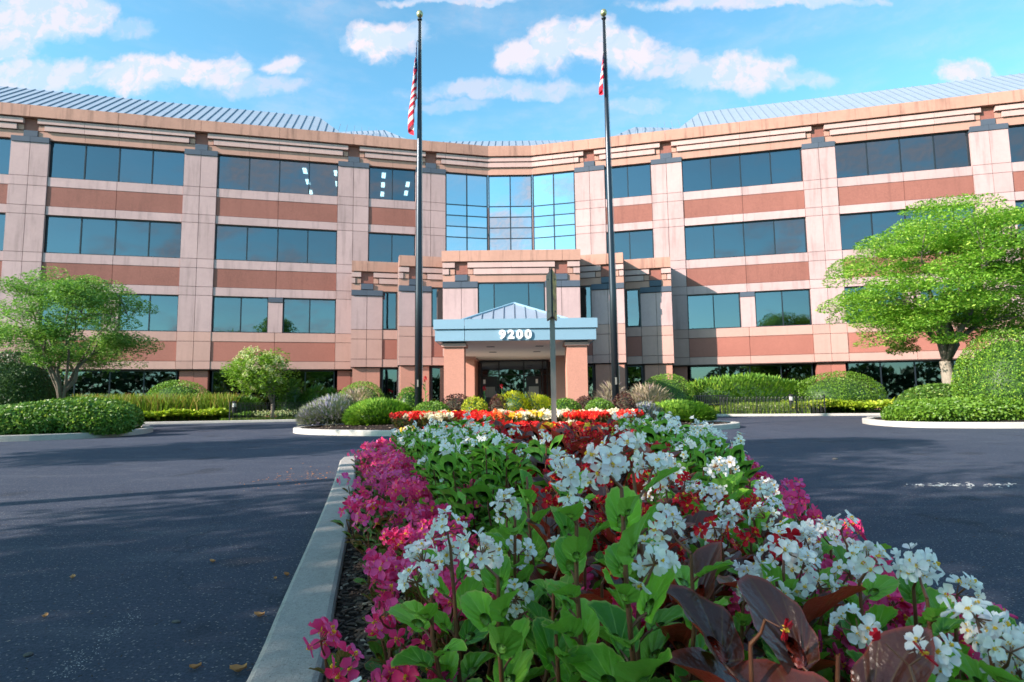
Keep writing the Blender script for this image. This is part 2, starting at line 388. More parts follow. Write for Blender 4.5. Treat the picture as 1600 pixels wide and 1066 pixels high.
def smoothline(pts, n=6):
    out = []
    for i in range(len(pts) - 1):
        p0 = pts[max(i - 1, 0)]; p1 = pts[i]; p2 = pts[i + 1]; p3 = pts[min(i + 2, len(pts) - 1)]
        for k in range(n):
            t = k / n; o = []
            for c in range(2):
                o.append(.5 * ((2 * p1[c]) + (-p0[c] + p2[c]) * t + (2 * p0[c] - 5 * p1[c] + 4 * p2[c] - p3[c]) * t * t + (-p0[c] + 3 * p1[c] - 3 * p2[c] + p3[c]) * t ** 3))
            out.append(tuple(o))
    out.append(pts[-1]); return out

# near flower bed: outer kerb outline (left side, nose, right side)
BL = [(-.44, -2.0), (-.40, -.6), (-.46, .4), (-.69, 1.58), (-.86, 2.3), (-1.24, 3.91), (-1.67, 5.65), (-2.1, 7.3)]
BR = [(1.2, -2.0), (1.2, -.6), (1.22, .6), (1.38, 1.9), (1.76, 3.5), (2.12, 5.2), (2.4, 7.0)]
left = smoothline(BL, 5); right = smoothline(BR, 5)
nose = [(-2.18, 7.75), (-1.9, 8.02), (-1.0, 8.22), (.2, 8.3), (1.4, 8.22), (2.15, 7.98), (2.42, 7.6)]
outline = left + nose + right[::-1]
kerb_run('kerb', outline, .19, .15, M['kerb'], -1, closed=True)
inner = []
for i in range(len(outline)):
    a = Vector(outline[i - 1]); b = Vector(outline[(i + 1) % len(outline)]); d = (b - a).normalized()
    inner.append((outline[i][0] + d.y * .185, outline[i][1] - d.x * .185))
def lerp_line(pts, y):
    for i in range(len(pts) - 1):
        if pts[i][1] <= y <= pts[i + 1][1]:
            t = (y - pts[i][1]) / (pts[i + 1][1] - pts[i][1]); return pts[i][0] + (pts[i + 1][0] - pts[i][0]) * t
    return pts[-1][0] if y > pts[-1][1] else pts[0][0]
def bed_l(y): return lerp_line(left, min(y, 7.3)) + .19
def bed_r(y): return lerp_line(right, min(y, 7.0)) - .19
def soil_z(x, y):
    l, r = bed_l(y), bed_r(y); t = max(0, min(1, (x - l) / (r - l))); return .10 + .10 * min(1, 4 * t * (1 - t)) 
# mulch surface of the bed: a mounded grid
V = []; Fs = []; ny = 60; nx = 24
for j in range(ny + 1):
    y = -1.8 + 9.9 * j / ny
    for i in range(nx + 1):
        l, r = bed_l(y) - .03, bed_r(y) + .03
        if y > 7.3:
            sh = (y - 7.3) / .85; l += sh * .6; r -= sh * .6
        x = l + (r - l) * i / nx; V.append((x, y, soil_z(x, y) + random.uniform(-.006, .006)))
for j in range(ny):
    for i in range(nx): a = j * (nx + 1) + i; Fs.append((a, a + 1, a + nx + 2, a + nx + 1))
obj('flower_bed_soil', mesh_from('flower_bed_soil', V, Fs, M['mulch'], True), kind='structure')

def ellipse(cx, cy, rx, ry, n=56): return [(cx + rx * cos(2 * pi * i / n), cy + ry * sin(2 * pi * i / n)) for i in range(n)]
ISL = (.1, 17.65, 6.45, 3.35)
kerb_run('kerb', ellipse(*ISL), .2, .14, M['kerb_pale'], 1, closed=True)
def disc_mound(name, pts, z0, h, mat):
    cx = sum(p[0] for p in pts) / len(pts); cy = sum(p[1] for p in pts) / len(pts); n = len(pts); V = [(cx, cy, z0 + h)]; Fs = []; R = 7
    for k in range(1, R + 1):
        f = k / R
        for (x, y) in pts: V.append((cx + (x - cx) * f, cy + (y - cy) * f, z0 + h * (1 - f * f) + random.uniform(-.01, .01)))
    for i in range(n): Fs.append((0, 1 + i, 1 + (i + 1) % n))
    for k in range(R - 1):
        for i in range(n): a = 1 + k * n + i; b = 1 + k * n + (i + 1) % n; Fs.append((a, a + n, b + n, b))
    return obj(name, mesh_from(name, V, Fs, mat, True), kind='structure')
disc_mound('island_mulch', ellipse(ISL[0], ISL[1], ISL[2] - .18, ISL[3] - .18), .11, .16, M['mulch'])
LI = [(-10.55, 16.2), (-10.9, 15.2), (-12.1, 14.4), (-14, 13.75), (-18, 13), (-26, 12.6), (-26, 20.5), (-14, 20.6), (-11.6, 19.2), (-10.7, 17.5)]
RI = [(10.35, 16.35), (10.75, 15.55), (12.0, 14.95), (14, 14.6), (18, 14.1), (28, 13.6), (28, 21.5), (14, 20.8), (11.4, 19.4), (10.5, 17.7)]
def closed_smooth(p, n=4):
    q = p + [p[0]]; return smoothline(q, n)[:-1]
for I, sgn, m in ((LI, 1, M['kerb']), (RI, -1, M['kerb_pale'])):
    c = closed_smooth(I)
    area = sum(c[i][0] * c[(i + 1) % len(c)][1] - c[(i + 1) % len(c)][0] * c[i][1] for i in range(len(c)))
    kerb_run('kerb', c, .22, .15, m, 1 if area > 0 else -1, closed=True)
    cx = sum(p[0] for p in c) / len(c); cy = sum(p[1] for p in c) / len(c)
    disc_mound('island_mulch', [(x + (cx - x) * .018, y + (cy - y) * .03) for x, y in c], .10, .12, M['mulch'])
# strip of planting in front of the building, its kerb parallel to the two wings
def ky(x): return 29.35 - .245 * abs(x)
for s in (-1, 1):
    xs = [4.6, 6, 8, 11, 15, 20, 26, 34, 45]
    line = [(s * x, ky(x)) for x in xs]
    kerb_run('kerb', line, .2, .10, M['kerb_pale'], s)
    V = [(s * x, ky(x) + .18, .085) for x in xs] + [(s * x, ky(x) + 9, .085) for x in xs]; n = len(xs)
    Fs = [(i, i + 1, n + i + 1, n + i) if s > 0 else (i + 1, i, n + i, n + i + 1) for i in range(n - 1)]
    obj('lawn', mesh_from('lawn', V, Fs, M['lawn']), kind='structure')
poly_slab('entrance_pavement', [(-4.6, 27.0), (4.8, 27.0), (4.8, 33), (-4.6, 33)], -.01, .09, M['kerb_pale'])

# ------------------------------------------------------------------ building
A = radians(13.7); D = 33.915
PT, PB, H4, S4, T4, B4, H3, S3, T3, B3, H2, S2, T2, B2, H1 = 15.98, 15.36, 14.29, 12.37, 11.88, 10.86, 10.41, 8.47, 7.98, 6.98, 6.51, 4.59, 4.09, 3.05, 2.63
FL = .12; GAP = .022
bld = empty('office_building', (0, 34.9, 0), 'four storey pink stone office building with two angled wings behind the flowers', 'building')
BW = Matrix.Translation((0, -34.9, 0))
def frame_for(s, off=0.0):
    """s=-1 left wing, +1 right wing, 0 the flat centre; local x = along wall, local y = into wall, z up"""
    if s == 0: return Matrix.Translation((0, off, 0))
    a = A if s < 0 else -A
    return Matrix.Translation((0, (D - off) / cos(A), 0)) @ Matrix.Rotation(a, 4, 'Z')
class Wall:
    """pieces laid on a wall; u = distance from the middle, q = how far a face stands proud"""
    def __init__(s, side, off, name_prefix=''): s.m = BW @ frame_for(side, off); s.side = side if side else 1; s.flat = side == 0
    def piece(s, nm, u0, u1, z0, z1, mat, q=0.0, dep=.12, gap=GAP, parent=None):
        a, b = (u0, u1) if s.flat else (s.side * u0, s.side * u1)
        if a > b: a, b = b, a
        me = boxmesh(nm, b - a - gap, dep, z1 - z0 - gap, mat)
        return obj(nm, me, parent or bld, s.m @ Matrix.Translation(((a + b) / 2, -q + dep / 2, (z0 + z1) / 2)))
    def window(s, u0, u1, z0, z1, mull, q=-.10, rows=(), gm='glass', blinds=None, fr=.055, fm='frame', pname='window'):
        a, b = (u0, u1) if s.flat else (s.side * u0, s.side * u1)
        if a > b: a, b = b, a
        ms = sorted([m if s.flat else s.side * m for m in mull]); cx, cz = (a + b) / 2, (z0 + z1) / 2
        mb = MB(); dp = .09
        mb.box(a - cx, b - cx, 0, dp, z0 - cz, z0 - cz + fr); mb.box(a - cx, b - cx, 0, dp, z1 - cz - fr, z1 - cz)
        mb.box(a - cx, a - cx + fr, .002, dp, z0 - cz + fr, z1 - cz - fr); mb.box(b - cx - fr, b - cx, .002, dp, z0 - cz + fr, z1 - cz - fr)
        for x in ms: mb.box(x - cx - fr / 2, x - cx + fr / 2, .004, dp, z0 - cz + fr, z1 - cz - fr)
        for z in rows: mb.box(a - cx + fr, b - cx - fr, .008, dp - .01, z - cz - fr * .32, z - cz + fr * .32)
        wn = mb.build(pname, M[fm], bld, s.m @ Matrix.Translation((cx, -q, cz)))
        xs = [a] + ms + [b]; zs = [z0] + sorted(rows) + [z1]
        for i in range(len(xs) - 1):
            for j in range(len(zs) - 1):
                w_, h_ = xs[i + 1] - xs[i] - fr, zs[j + 1] - zs[j] - fr * .7
                p = obj('pane', boxmesh('pane', w_, .012, h_, M[gm]), wn, Matrix.Translation(((xs[i] + xs[i + 1]) / 2 - cx, .05, (zs[j] + zs[j + 1]) / 2 - cz)))
                bl = blinds[i] if blinds else 0
                if bl:
                    hh = h_ * bl; obj('blind', boxmesh('blind', w_ - .03, .015, hh, M['blind']), wn,
                                       Matrix.Translation(((xs[i] + xs[i + 1]) / 2 - cx, .16 + .01 * (i % 3), (zs[j + 1] - fr * .35 - hh / 2) - cz)))
        return wn

PIERS = [(3.92, 5.67), (8.3, 10.0), (16.25, 17.88), (24.12, 25.8), (32.05, 33.7)]
PC = [4.79, 9.15, 17.07, 24.96, 32.87]
BAYS = [(5.67, 8.3, [6.98]), (10.0, 16.25, [11.56, 13.12, 14.68]), (17.88, 24.12, [19.44, 21.0, 22.56]), (25.8, 32.05, [27.36, 28.92, 30.48])]
def cornice(W, c0, c1, joints, pt, pb, first_open=False, last_open=False, q0=0.0):
    """two proud bands and a flush course between two pier centres"""
    for nm, z1, z0, e, q, mat in (('cornice_band', pb - .05, pb - .30, .31, .20, 'band'), ('cornice_band', pb - .35, pb - .63, .60, .14, 'band'), ('fascia_course', pb - .65, pb - 1.07 if True else 0, .31, .04, 'course')):
        a = c0 + (0 if first_open else e); b = c1 - (0 if last_open else e)
        xs = [a] + [j for j in joints if a + .2 < j < b - .2] + [b]
        for i in range(len(xs) - 1): W.piece(nm, xs[i], xs[i + 1], z0, z1, M[mat], q=q + q0, dep=.3 + q, gap=.012)
def pier_head(W, c, h, pb, s=1):
    W.piece('pier_cap', c - .31, c + .31, pb - .95, pb - .64, M['cap'], q=.10, dep=.3, gap=.01)
    W.piece('stepped_block', c - .31, c + .31, pb - .62, pb - .02, M['brick'], q=.02, dep=.2, gap=.01)
    for e in (-1, 1):
        a, b = (c + .31, c + .58) if e > 0 else (c - .58, c - .31)
        W.piece('stepped_block', a, b, pb - .63, pb - .34, M['course'], q=.06, dep=.2, gap=.02)
for s in (-1, 1):
    W = Wall(s, 0)
    # backing wall behind the panels (closed above and below every window strip)
    for (z0, z1) in ((H4, PT - .05), (H3, S4), (H2, S3), (H1, S2)):
        W.piece('wall_core', 3.9, 34.0, z0 + .02, z1 - .02, M['core'], q=-.06, dep=.3, gap=0)
    for k, (p0, p1) in enumerate(PIERS):
        W.piece('wall_core', p0 + .03, p1 - .03, H1 + .02, H4, M['core'], q=-.04, dep=.3, gap=0)
        c = PC[k]; rows = [(H4 - .17, S4, 'panel'), (S4, T4, 'panel'), (T4, B4, 'panel'), (B4, H3, 'panel'), (H3, S3, 'panel'), (S3, T3, 'panel'), (T3, B3, 'panel'), (B3, H2, 'panel'), (H2, S2, 'panel'), (S2, T2, 'panel2'), (T2, B2, 'panel2'), (B2, H1, 'panel2')]
        for (z1, z0, mt) in rows:
            for a, b in ((p0, c), (c, p1)): W.piece('pier_panel', a, b, z0, z1, M[mt], q=.07, dep=.16)
        for a, b in ((p0, c), (c, p1)): W.piece('pier_cap', a, b, H4 - .17, H4 + .12, M['cap'], q=.11, dep=.3, gap=.012)
        pier_head(W, c, H4, PB)
        # ground floor pier
        for a, b in ((p0 + .13, c), (c, p1 - .13)): W.piece('base_pier_panel', a, b, FL, H1 - .06, M['granite_low'], q=-.16, dep=.5, gap=.014)
    for k, (b0, b1, ml) in enumerate(BAYS):
        mid = (b0 + b1) / 2; halves = ((b0, mid), (mid, b1)) if b1 - b0 > 4 else ((b0, b1),)
        for a, b in halves:
            for nm, z1, z0, mt, q in (('sill_panel', S4, T4, 'panel', .03), ('granite_panel', T4, B4, 'brick', .015), ('head_panel', B4, H3, 'panel', .03), ('sill_panel', S3, T3, 'panel', .03), ('granite_panel', T3, B3, 'brick', .015), ('head_panel', B3, H2, 'panel', .03),
                                      ('sill_panel', S2, T2, 'panel2', .05), ('granite_panel', T2, B2, 'granite_low', .03), ('head_panel', B2, H1, 'panel2', .05)):
                W.piece(nm, a, b, z0, z1, M[mt], q=q, dep=.14, gap=GAP if nm != 'granite_panel' else .02)
        cornice(W, PC[k], PC[k + 1], ml, PT, PB)
        rr = random.Random(40 + k * 3 + s)
        def bl(n, p): return [rr.choice([1, 1, .96]) if rr.random() < p else 0 for _ in range(n)]
        n = len(ml) + 1
        if k == 1 and s > 0: b4 = [0, 0, 1, 1]
        else: b4 = [0] * n
        W.window(b0, b1, S4, H4, ml, blinds=b4)
        W.window(b0, b1, S3, H3, ml, blinds=bl(n, .45) if not (k == 0 and s > 0) else [1, 0])
        if k == 0: W.window(b0, b1, S2, H2, ml, blinds=bl(n, .5))
        else:
            mm = b0 + .44 * (b1 - b0); m2 = b1 - .44 * (b1 - b0)
            W.window(b0, mm, S2, H2, [(b0 + mm) / 2], blinds=bl(2, .8)); W.window(m2, b1, S2, H2, [(m2 + b1) / 2], blinds=bl(2, .8))
            W.piece('wall_core', mm, m2, S2, H2, M['core'], q=-.04, dep=.2, gap=.02)
            W.piece('pier_cap', mm, m2, H2 - .27, H2, M['cap'], q=.06, dep=.14, gap=.02)
            W.piece('pier_panel', mm, m2, S2, H2 - .27, M['panel'], q=.03, dep=.14)
        W.window(b0 + .02, b1 - .02, FL + .25, H1 - .05, ml, q=-.38, gm='glass_dark', blinds=[b if rr.random() < .6 else 0 for b in bl(n, .55)])
        W.piece('window_sill', b0, b1, FL, FL + .24, M['granite'], q=-.32, dep=.3, gap=.01)
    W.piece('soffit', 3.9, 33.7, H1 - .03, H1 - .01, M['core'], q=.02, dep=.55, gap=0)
    # parapet coping panels
    xs = [1.36, 3.9, 4.79] + [9.15, 13.12, 17.07, 21.0, 24.96, 28.92, 33.7]
    for i in range(len(xs) - 1): W.piece('parapet_panel', xs[i], xs[i + 1], PB, PT, M['parapet'], q=.30, dep=.62, gap=.014)
    # inner facet with the mirror glass bay
    cornice(W, 1.36, 4.79, [2.64, 3.92], PT, PB, first_open=True)
    W.piece('wall_core', 1.36, 3.9, H4 + .02, PT - .05, M['core'], q=-.06, dep=.3, gap=0)
    W.window(1.37, 3.92, H2, H4, [2.64], rows=[S3, T3 + .2, H3, 11.06, 11.72, S4], gm='glass_bay', fr=.07, q=-.04)
    W.piece('head_panel', 1.36, 3.92, S2, H2, M['panel'], q=.0, dep=.2)
    # interior: slabs, back wall and lights
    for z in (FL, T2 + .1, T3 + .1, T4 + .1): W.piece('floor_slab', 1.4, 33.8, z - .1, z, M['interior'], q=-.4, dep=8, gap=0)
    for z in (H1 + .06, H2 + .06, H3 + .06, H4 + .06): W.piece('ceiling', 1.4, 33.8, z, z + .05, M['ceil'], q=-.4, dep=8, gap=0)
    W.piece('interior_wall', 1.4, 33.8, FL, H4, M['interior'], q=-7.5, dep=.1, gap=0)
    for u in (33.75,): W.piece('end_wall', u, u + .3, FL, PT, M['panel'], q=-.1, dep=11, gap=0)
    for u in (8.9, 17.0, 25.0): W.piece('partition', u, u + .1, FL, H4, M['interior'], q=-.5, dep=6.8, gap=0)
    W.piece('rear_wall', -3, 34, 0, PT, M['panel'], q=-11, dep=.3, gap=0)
# ceiling lights seen behind the left wing's top windows
WL = Wall(-1, 0)
for (u, qs) in ((11.95, (1.2, 3.0, 4.9)), (10.2, (1.2, 3.0, 4.9)), (7.45, (1.0, 2.6, 4.3)), (5.95, (2.2, 3.8))):
    for q in qs: WL.piece('ceiling_light', u - .11, u + .11, H4 + .03, H4 + .05, M['tube_light'], q=-q, dep=.85, gap=0)
# flat centre facet
YC = (D / cos(A)) - 1.36 * sin(A)
XC = 1.36 * cos(A)
WC = Wall(0, YC)
WC.piece('parapet_panel', -XC, XC, PB, PT, M['parapet'], q=.30, dep=.62, gap=.0)
for z1, z0, q, mt, nm in ((PB - .05, PB - .30, .20, 'band', 'cornice_band'), (PB - .35, PB - .63, .14, 'band', 'cornice_band'), (PB - .65, PB - 1.07, .04, 'course', 'fascia_course')):
    WC.piece(nm, -XC - .0, XC + .0, z0, z1, M[mt], q=q, dep=.3 + q, gap=0)
WC.piece('wall_core', -XC, XC, H4 + .02, PT - .05, M['core'], q=-.06, dep=.3, gap=0)
WC.window(-XC + .01, XC - .01, H2, H4, [0], rows=[S3, T3 + .2, H3, 11.06, 11.72, S4], gm='glass_bay', fr=.07, q=-.04)

# stepped entrance block
P2, Q2 = 8.20, 7.65
def tier(W, u0, u1, p0, p1, w0, w1, depth, joints=()):
    pc = (p0 + p1) / 2
    W.piece('wall_core', u0 + .02, u1 - .02, H1 + .05, P2 - .05, M['core'], q=-.05, dep=depth, gap=0)
    W.piece('parapet_panel', u0, pc, Q2, P2, M['parapet'], q=.16, dep=.5, gap=.014); W.piece('parapet_panel', pc, u1, Q2, P2, M['parapet'], q=.16, dep=.5, gap=.014)
    lo, hi = (u0, u1)
    for nm, z1, z0, e, q, mat in (('cornice_band', Q2 - .04, Q2 - .30, .31, .12, 'band'), ('cornice_band', Q2 - .35, Q2 - .63, .60, .09, 'band'), ('fascia_course', Q2 - .65, Q2 - 1.02, .31, .03, 'course')):
        for a, b in ((lo, pc - e), (pc + e, hi)):
            if b - a > .1: W.piece(nm, a, b, z0, z1, M[mat], q=q, dep=.2 + q, gap=.01)
    pier_head(W, pc, H2, Q2)
    for a, b in ((p0, pc), (pc, p1)):
        W.piece('pier_cap', a, b, Q2 - 1.27, Q2 - .98, M['cap'], q=.10, dep=.2, gap=.012)
        W.piece('pier_panel', a, b, S2, Q2 - 1.29, M['panel'], q=.05, dep=.14)
        W.piece('pier_panel', a, b, T2, S2, M['panel2'], q=.05, dep=.14); W.piece('pier_panel', a, b, B2, T2, M['panel2'], q=.05, dep=.14)
        W.piece('pier_panel', a, b, H1, B2, M['panel2'], q=.05, dep=.14)
        W.piece('base_pier_panel', a + (.1 if a == p0 else 0), b - (.1 if b == p1 else 0), FL, H1 - .04, M['granite'], q=-.10, dep=.4, gap=.014)
    W.window(w0, w1, S2 + .02, Q2 - 1.05, [], q=.02, blinds=[0])
    W.piece('sill_panel', w0, w1, T2, S2, M['panel2'], q=.03, dep=.14); W.piece('granite_panel', w0, w1, B2, T2, M['granite_low'], q=.01, dep=.12); W.piece('head_panel', w0, w1, H1, B2, M['panel2'], q=.03, dep=.14)
    W.window(w0 + .02, w1 - .02, FL + .1, H1 - .06, [], q=-.22, gm='glass_dark')
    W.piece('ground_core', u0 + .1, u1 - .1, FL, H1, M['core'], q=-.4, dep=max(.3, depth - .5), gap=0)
for s in (-1, 1):
    tier(Wall(s, 2.15), 5.45, 8.6, 7.0, 8.6, 6.1, 7.0, 2.1)
    tier(Wall(s, 3.8), 2.9, 5.85, 4.2, 5.85, 3.5, 4.2, 3.4)
W0 = Wall(0, 28.9)
for s in (-1, 1):
    W0.piece('parapet_panel', s * 2.52, s * 3.42, Q2, P2, M['parapet'], q=.2, dep=.5, gap=.014)
    W0.piece('wall_core', s * 1.68, s * 3.36, S2 - 1.6, P2 - .05, M['core'], q=-.05, dep=4.5, gap=0)
    pc = s * 2.46; pier_head(W0, pc, H2, Q2)
    for z1, z0, e, q, mt, nm in ((Q2 - .04, Q2 - .30, .31, .14, 'band', 'cornice_band'), (Q2 - .35, Q2 - .63, .60, .10, 'band', 'cornice_band'), (Q2 - .65, Q2 - 1.02, .31, .03, 'course', 'fascia_course')):
        W0.piece(nm, pc + s * e, s * 3.38, z0, z1, M[mt], q=q, dep=.2 + q, gap=.01)
        W0.piece(nm, 0, s * (2.46 - e), z0, z1, M[mt], q=q, dep=.2 + q, gap=.004)
    for a, b in ((1.65, 2.46), (2.46, 3.38)):
        W0.piece('pier_cap', s * a, s * b, Q2 - 1.29, Q2 - .98, M['cap'], q=.10, dep=.2, gap=.012)
        W0.piece('pier_panel', s * a, s * b, S2, Q2 - 1.30, M['panel'], q=.05, dep=.14)
        for z0, z1 in ((T2, S2), (B2 - .06, T2)): W0.piece('pier_panel', s * a, s * b, z0, z1, M['panel2'], q=.05, dep=.14)
    W0.piece('base_pier_panel', s * 1.95 + .1, s * 3.3 + .1, FL, 2.88, M['granite'], q=-.15, dep=3.2, gap=0)
    W0.piece('pier_cap', s * 1.88 + .1, s * 3.36 + .1, 2.88, 2.98, M['panel2'], q=-.09, dep=3.3, gap=0)
W0.piece('parapet_panel', -2.52, 2.52, Q2, P2, M['parapet'], q=.2, dep=.5, gap=.014)
W0.piece('wall_core', -1.7, 1.7, Q2 - 1.0, P2 - .05, M['core'], q=-.05, dep=4.5, gap=0)
W0.window(-1.65, 1.65, 3.9, Q2 - 1.04, [-.85, .85], q=.0)
W0.piece('interior_wall', -1.65, 1.65, 3, 6.6, M['interior'], q=-2.5, dep=.1, gap=0)
# glazed entrance
WE = Wall(0, 31.9)
WE.window(-2.0, 2.3, FL, 2.98, [-1.66, -.72, .62, 1.62, 1.86], q=0, gm='glass_dark', rows=[2.2], fr=.07, pname='entrance_glazing')
WE.piece('interior_wall', -2.6, 2.9, FL, 3.2, M['interior'], q=-3.4, dep=.1, gap=0)
for x in (-1.2, 1.13):
    d = WE.piece('door', x - .40, x + .40, FL + .02, 2.12, M['frame'], q=.03, dep=.03, gap=0)
    obj('handle', boxmesh('handle', .03, .05, .4, M['blue_metal']), d, Matrix.Translation((.3 if x < 0 else -.3, -.04, 0)))
    obj('notice', boxmesh('notice', .52, .01, .55, M['blind']), d, Matrix.Translation((-.0, -.022, .15)))
WE.piece('lobby_desk', -.6, .55, .6, .85, M['band'], q=-2.2, dep=.4, gap=0)
for x in (-1.5, 1.3): WE.piece('wall_lamp', x - .06, x + .06, 1.72, 1.95, M['white'], q=.09, dep=.08, gap=0)

# ---- roofs
def roof_quad(e0, e1, r0, r1, nm='roof', step=.46, seams=True):
    """sloping sheet from eave (e0,e1) to ridge (r0,r1), seams run up the slope"""
    e0, e1, r0, r1 = [Vector(p) for p in (e0, e1, r0, r1)]
    o = Vector(e0); up = (r0 - e0)
    n = (e1 - e0).cross(r0 - e0 if (r0 - e0).length > .1 else r1 - e0).normalized()
    if n.z < 0: n = -n
    V = [e0, e1, r1, r0]; V = V + [v - n * .12 for v in V]
    loc = Vector((0, 34.9, 0))
    Vl = [v - e0 for v in V]
    rf = obj(nm, mesh_from(nm, Vl, [(0, 1, 2, 3), (7, 6, 5, 4), (0, 4, 5, 1), (1, 5, 6, 2), (2, 6, 7, 3), (3, 7, 4, 0)], M['roof']), bld, Matrix.Translation(e0 - loc))
    if seams:
        ed = (e1 - e0); L = ed.length; ed.normalize()
        # slope direction: perpendicular to the eave inside the sheet
        sdv = n.cross(ed); sdv = sdv if sdv.z > 0 else -sdv
        pr = [((p - e0).dot(ed), (p - e0).dot(sdv)) for p in (e0, e1, r1, r0)]
        k = 1
        lo = min(p[0] for p in pr); hi = max(p[0] for p in pr); x = lo + step / 2
        while x < hi:
            ys = []
            for i in range(4):
                (xa, ya), (xb, yb) = pr[i], pr[(i + 1) % 4]
                if (xa - x) * (xb - x) < 0: ys.append(ya + (yb - ya) * (x - xa) / (xb - xa))
            if len(ys) == 2 and abs(ys[1] - ys[0]) > .08:
                y0, y1 = sorted(ys); h = y1 - y0
                me = boxmesh('seam', .022, round(h, 2), .045, M['seam'])
                rot = Matrix((ed, sdv, n)).transposed().to_4x4()
                c = ed * x + sdv * (y0 + y1) / 2 + n * .024
                obj('seam', me, rf, Matrix.Translation(c) @ rot)
            x += step
    return rf
RZ = PT - .12; RR = 19.4
def wp(s, u, q, z):
    v = frame_for(s, 0) @ Vector((s * u, q, z)); return (v.x, v.y, v.z)
for s in (-1, 1):
    e1, e2 = 9.6, 33.5
    roof_quad(wp(s, 9.3, .35, RZ), wp(s, 33.5, .35, RZ), wp(s, 11.55, 5.2, RR), wp(s, 33.5, 5.2, RR))
    roof_quad(wp(s, 9.3, .35, RZ), wp(s, 9.3, 10.4, RZ), wp(s, 11.55, 5.2, RR), wp(s, 11.56, 5.21, RR), seams=False)
    roof_quad(wp(s, 33.5, 10.4, RZ), wp(s, 9.3, 10.4, RZ), wp(s, 33.5, 5.2, RR), wp(s, 11.55, 5.2, RR), seams=False)
    roof_quad(wp(s, 4.9, .4, RZ), wp(s, 10.2, .4, RZ), (s * 8.35, 38.2, 18.9), (s * 11.5, 38.4, 18.9))
    roof_quad(wp(s, 4.9, .4, RZ), (s * 5.4, 44, RZ), (s * 8.35, 38.2, 18.9), (s * 8.36, 38.3, 18.9), seams=False)
roof_quad((-5.6, 34.95, RZ), (5.6, 34.95, RZ), (-7.2, 40.5, 19.08), (7.2, 40.5, 19.08))

# ------------------------------------------------------------------ entrance canopy
can = empty('entrance_canopy', (.12, 24.5, 0), 'pale blue metal entrance canopy numbered 9200 on two red granite columns', 'canopy')
CW = Matrix.Translation((-.12, -24.5, 0))
def cpart(nm, x0, x1, y0, y1, z0, z1, mat, parent=None):
    return obj(nm, boxmesh(nm, x1 - x0, y1 - y0, z1 - z0, mat), parent or can, CW @ Matrix.Translation(((x0 + x1) / 2, (y0 + y1) / 2, (z0 + z1) / 2)))
for y0, y1, z0, z1, e in ((21.3, 28.85, 3.42, 3.77, .0), (21.36, 28.85, 2.99, 3.40, .05)):
    for x0, x1 in ((-2.83 + e, -1.72), (-1.70, 3.09 - e)): cpart('fascia', x0, x1, y0, y0 + .12, z0, z1, M['blue_metal'])
    cpart('side_fascia', -2.83 + e, -2.73 + e, y0 + .13, y1, z0, z1, M['blue_metal']); cpart('side_fascia', 2.99 - e, 3.09 - e, y0 + .13, y1, z0, z1, M['blue_metal'])
cpart('drip_edge', -2.76, 3.02, 21.42, 21.5, 3.39, 3.43, M['seam'])
cpart('canopy_deck', -2.7, 2.95, 21.5, 28.8, 3.5, 3.56, M['blue_metal'])
cpart('soffit', -2.72, 2.97, 21.5, 31.85, 2.985, 3.05, M['soffit'])
for x, y in ((-.86, 23.8), (1.1, 23.8), (-.86, 26.5), (1.1, 26.5)):
    cpart('recessed_light', x - .16, x + .16, y - .16, y + .16, 2.975, 2.986, M['frame'])
for x0 in (-2.49, 1.99):
    c = cpart('column', x0, x0 + .74, 21.62, 22.36, 0.0, 2.80, M['granite'])
    obj('capital', boxmesh('capital', .90, .90, .12, M['panel2']), c, Matrix.Translation((0, 0, 1.40 + .06)))
    obj('capital', boxmesh('capital', .80, .80, .07, M['cap']), c, Matrix.Translation((0, 0, 1.46 + .095)))
ap = (.10, 24.4, 4.82); cb = [(-2.6, 21.75, 3.55), (2.8, 21.75, 3.55), (2.8, 27.1, 3.55), (-2.6, 27.1, 3.55)]
V = cb + [ap, (.10, 24.4, 4.82)]
cr_ = obj('canopy_roof', mesh_from('canopy_roof', [Vector(v) - Vector((.12, 24.5, 0)) for v in cb + [ap]], [(0, 1, 4), (1, 2, 4), (2, 3, 4), (3, 0, 4), (3, 2, 1, 0)], M['roof']), can, Matrix.Identity(4))
n = (Vector(cb[1]) - Vector(cb[0])).cross(Vector(ap) - Vector(cb[0])).normalized()
for i in range(-5, 6):
    x = i * .42; top = 1 - abs(x) / 2.7; mb = MB()
    a = Vector((x + .1, 21.75, 3.55)); b = a + Vector((0, 2.65, 1.27)) * top
    mb.tube([a - Vector((.12, 24.5, 0)) + n * .02, b - Vector((.12, 24.5, 0)) + n * .02], .022, 4); mb.build('seam', M['seam'], cr_)
for cpt in cb:
    mb = MB(); mb.tube([Vector(cpt) - Vector((.12, 24.5, -.02)), Vector(ap) - Vector((.12, 24.5, -.02))], .045, 6); mb.build('hip_cap', M['blue_metal'], cr_)
def numeral(ch, x, size):
    cu = bpy.data.curves.new('numeral', 'FONT'); cu.body = ch; cu.size = size; cu.extrude = .025; cu.offset = .022; cu.align_x = 'CENTER'
    tmp = bpy.data.objects.new('tmp', cu); COL.objects.link(tmp); bpy.context.view_layer.update()
    me = bpy.data.meshes.new_from_object(tmp.evaluated_get(bpy.context.evaluated_depsgraph_get())); COL.objects.unlink(tmp); bpy.data.objects.remove(tmp)
    me.materials.clear(); me.materials.append(M['white']); me.name = 'numeral'
    obj('numeral', me, can, CW @ Matrix.Translation((x, 21.32, 3.06)) @ Matrix.Rotation(pi / 2, 4, 'X') @ Matrix.Scale(1.12, 4, (1, 0, 0)))
for i, ch in enumerate('9200'): numeral(ch, -.345 + i * .31, .42)

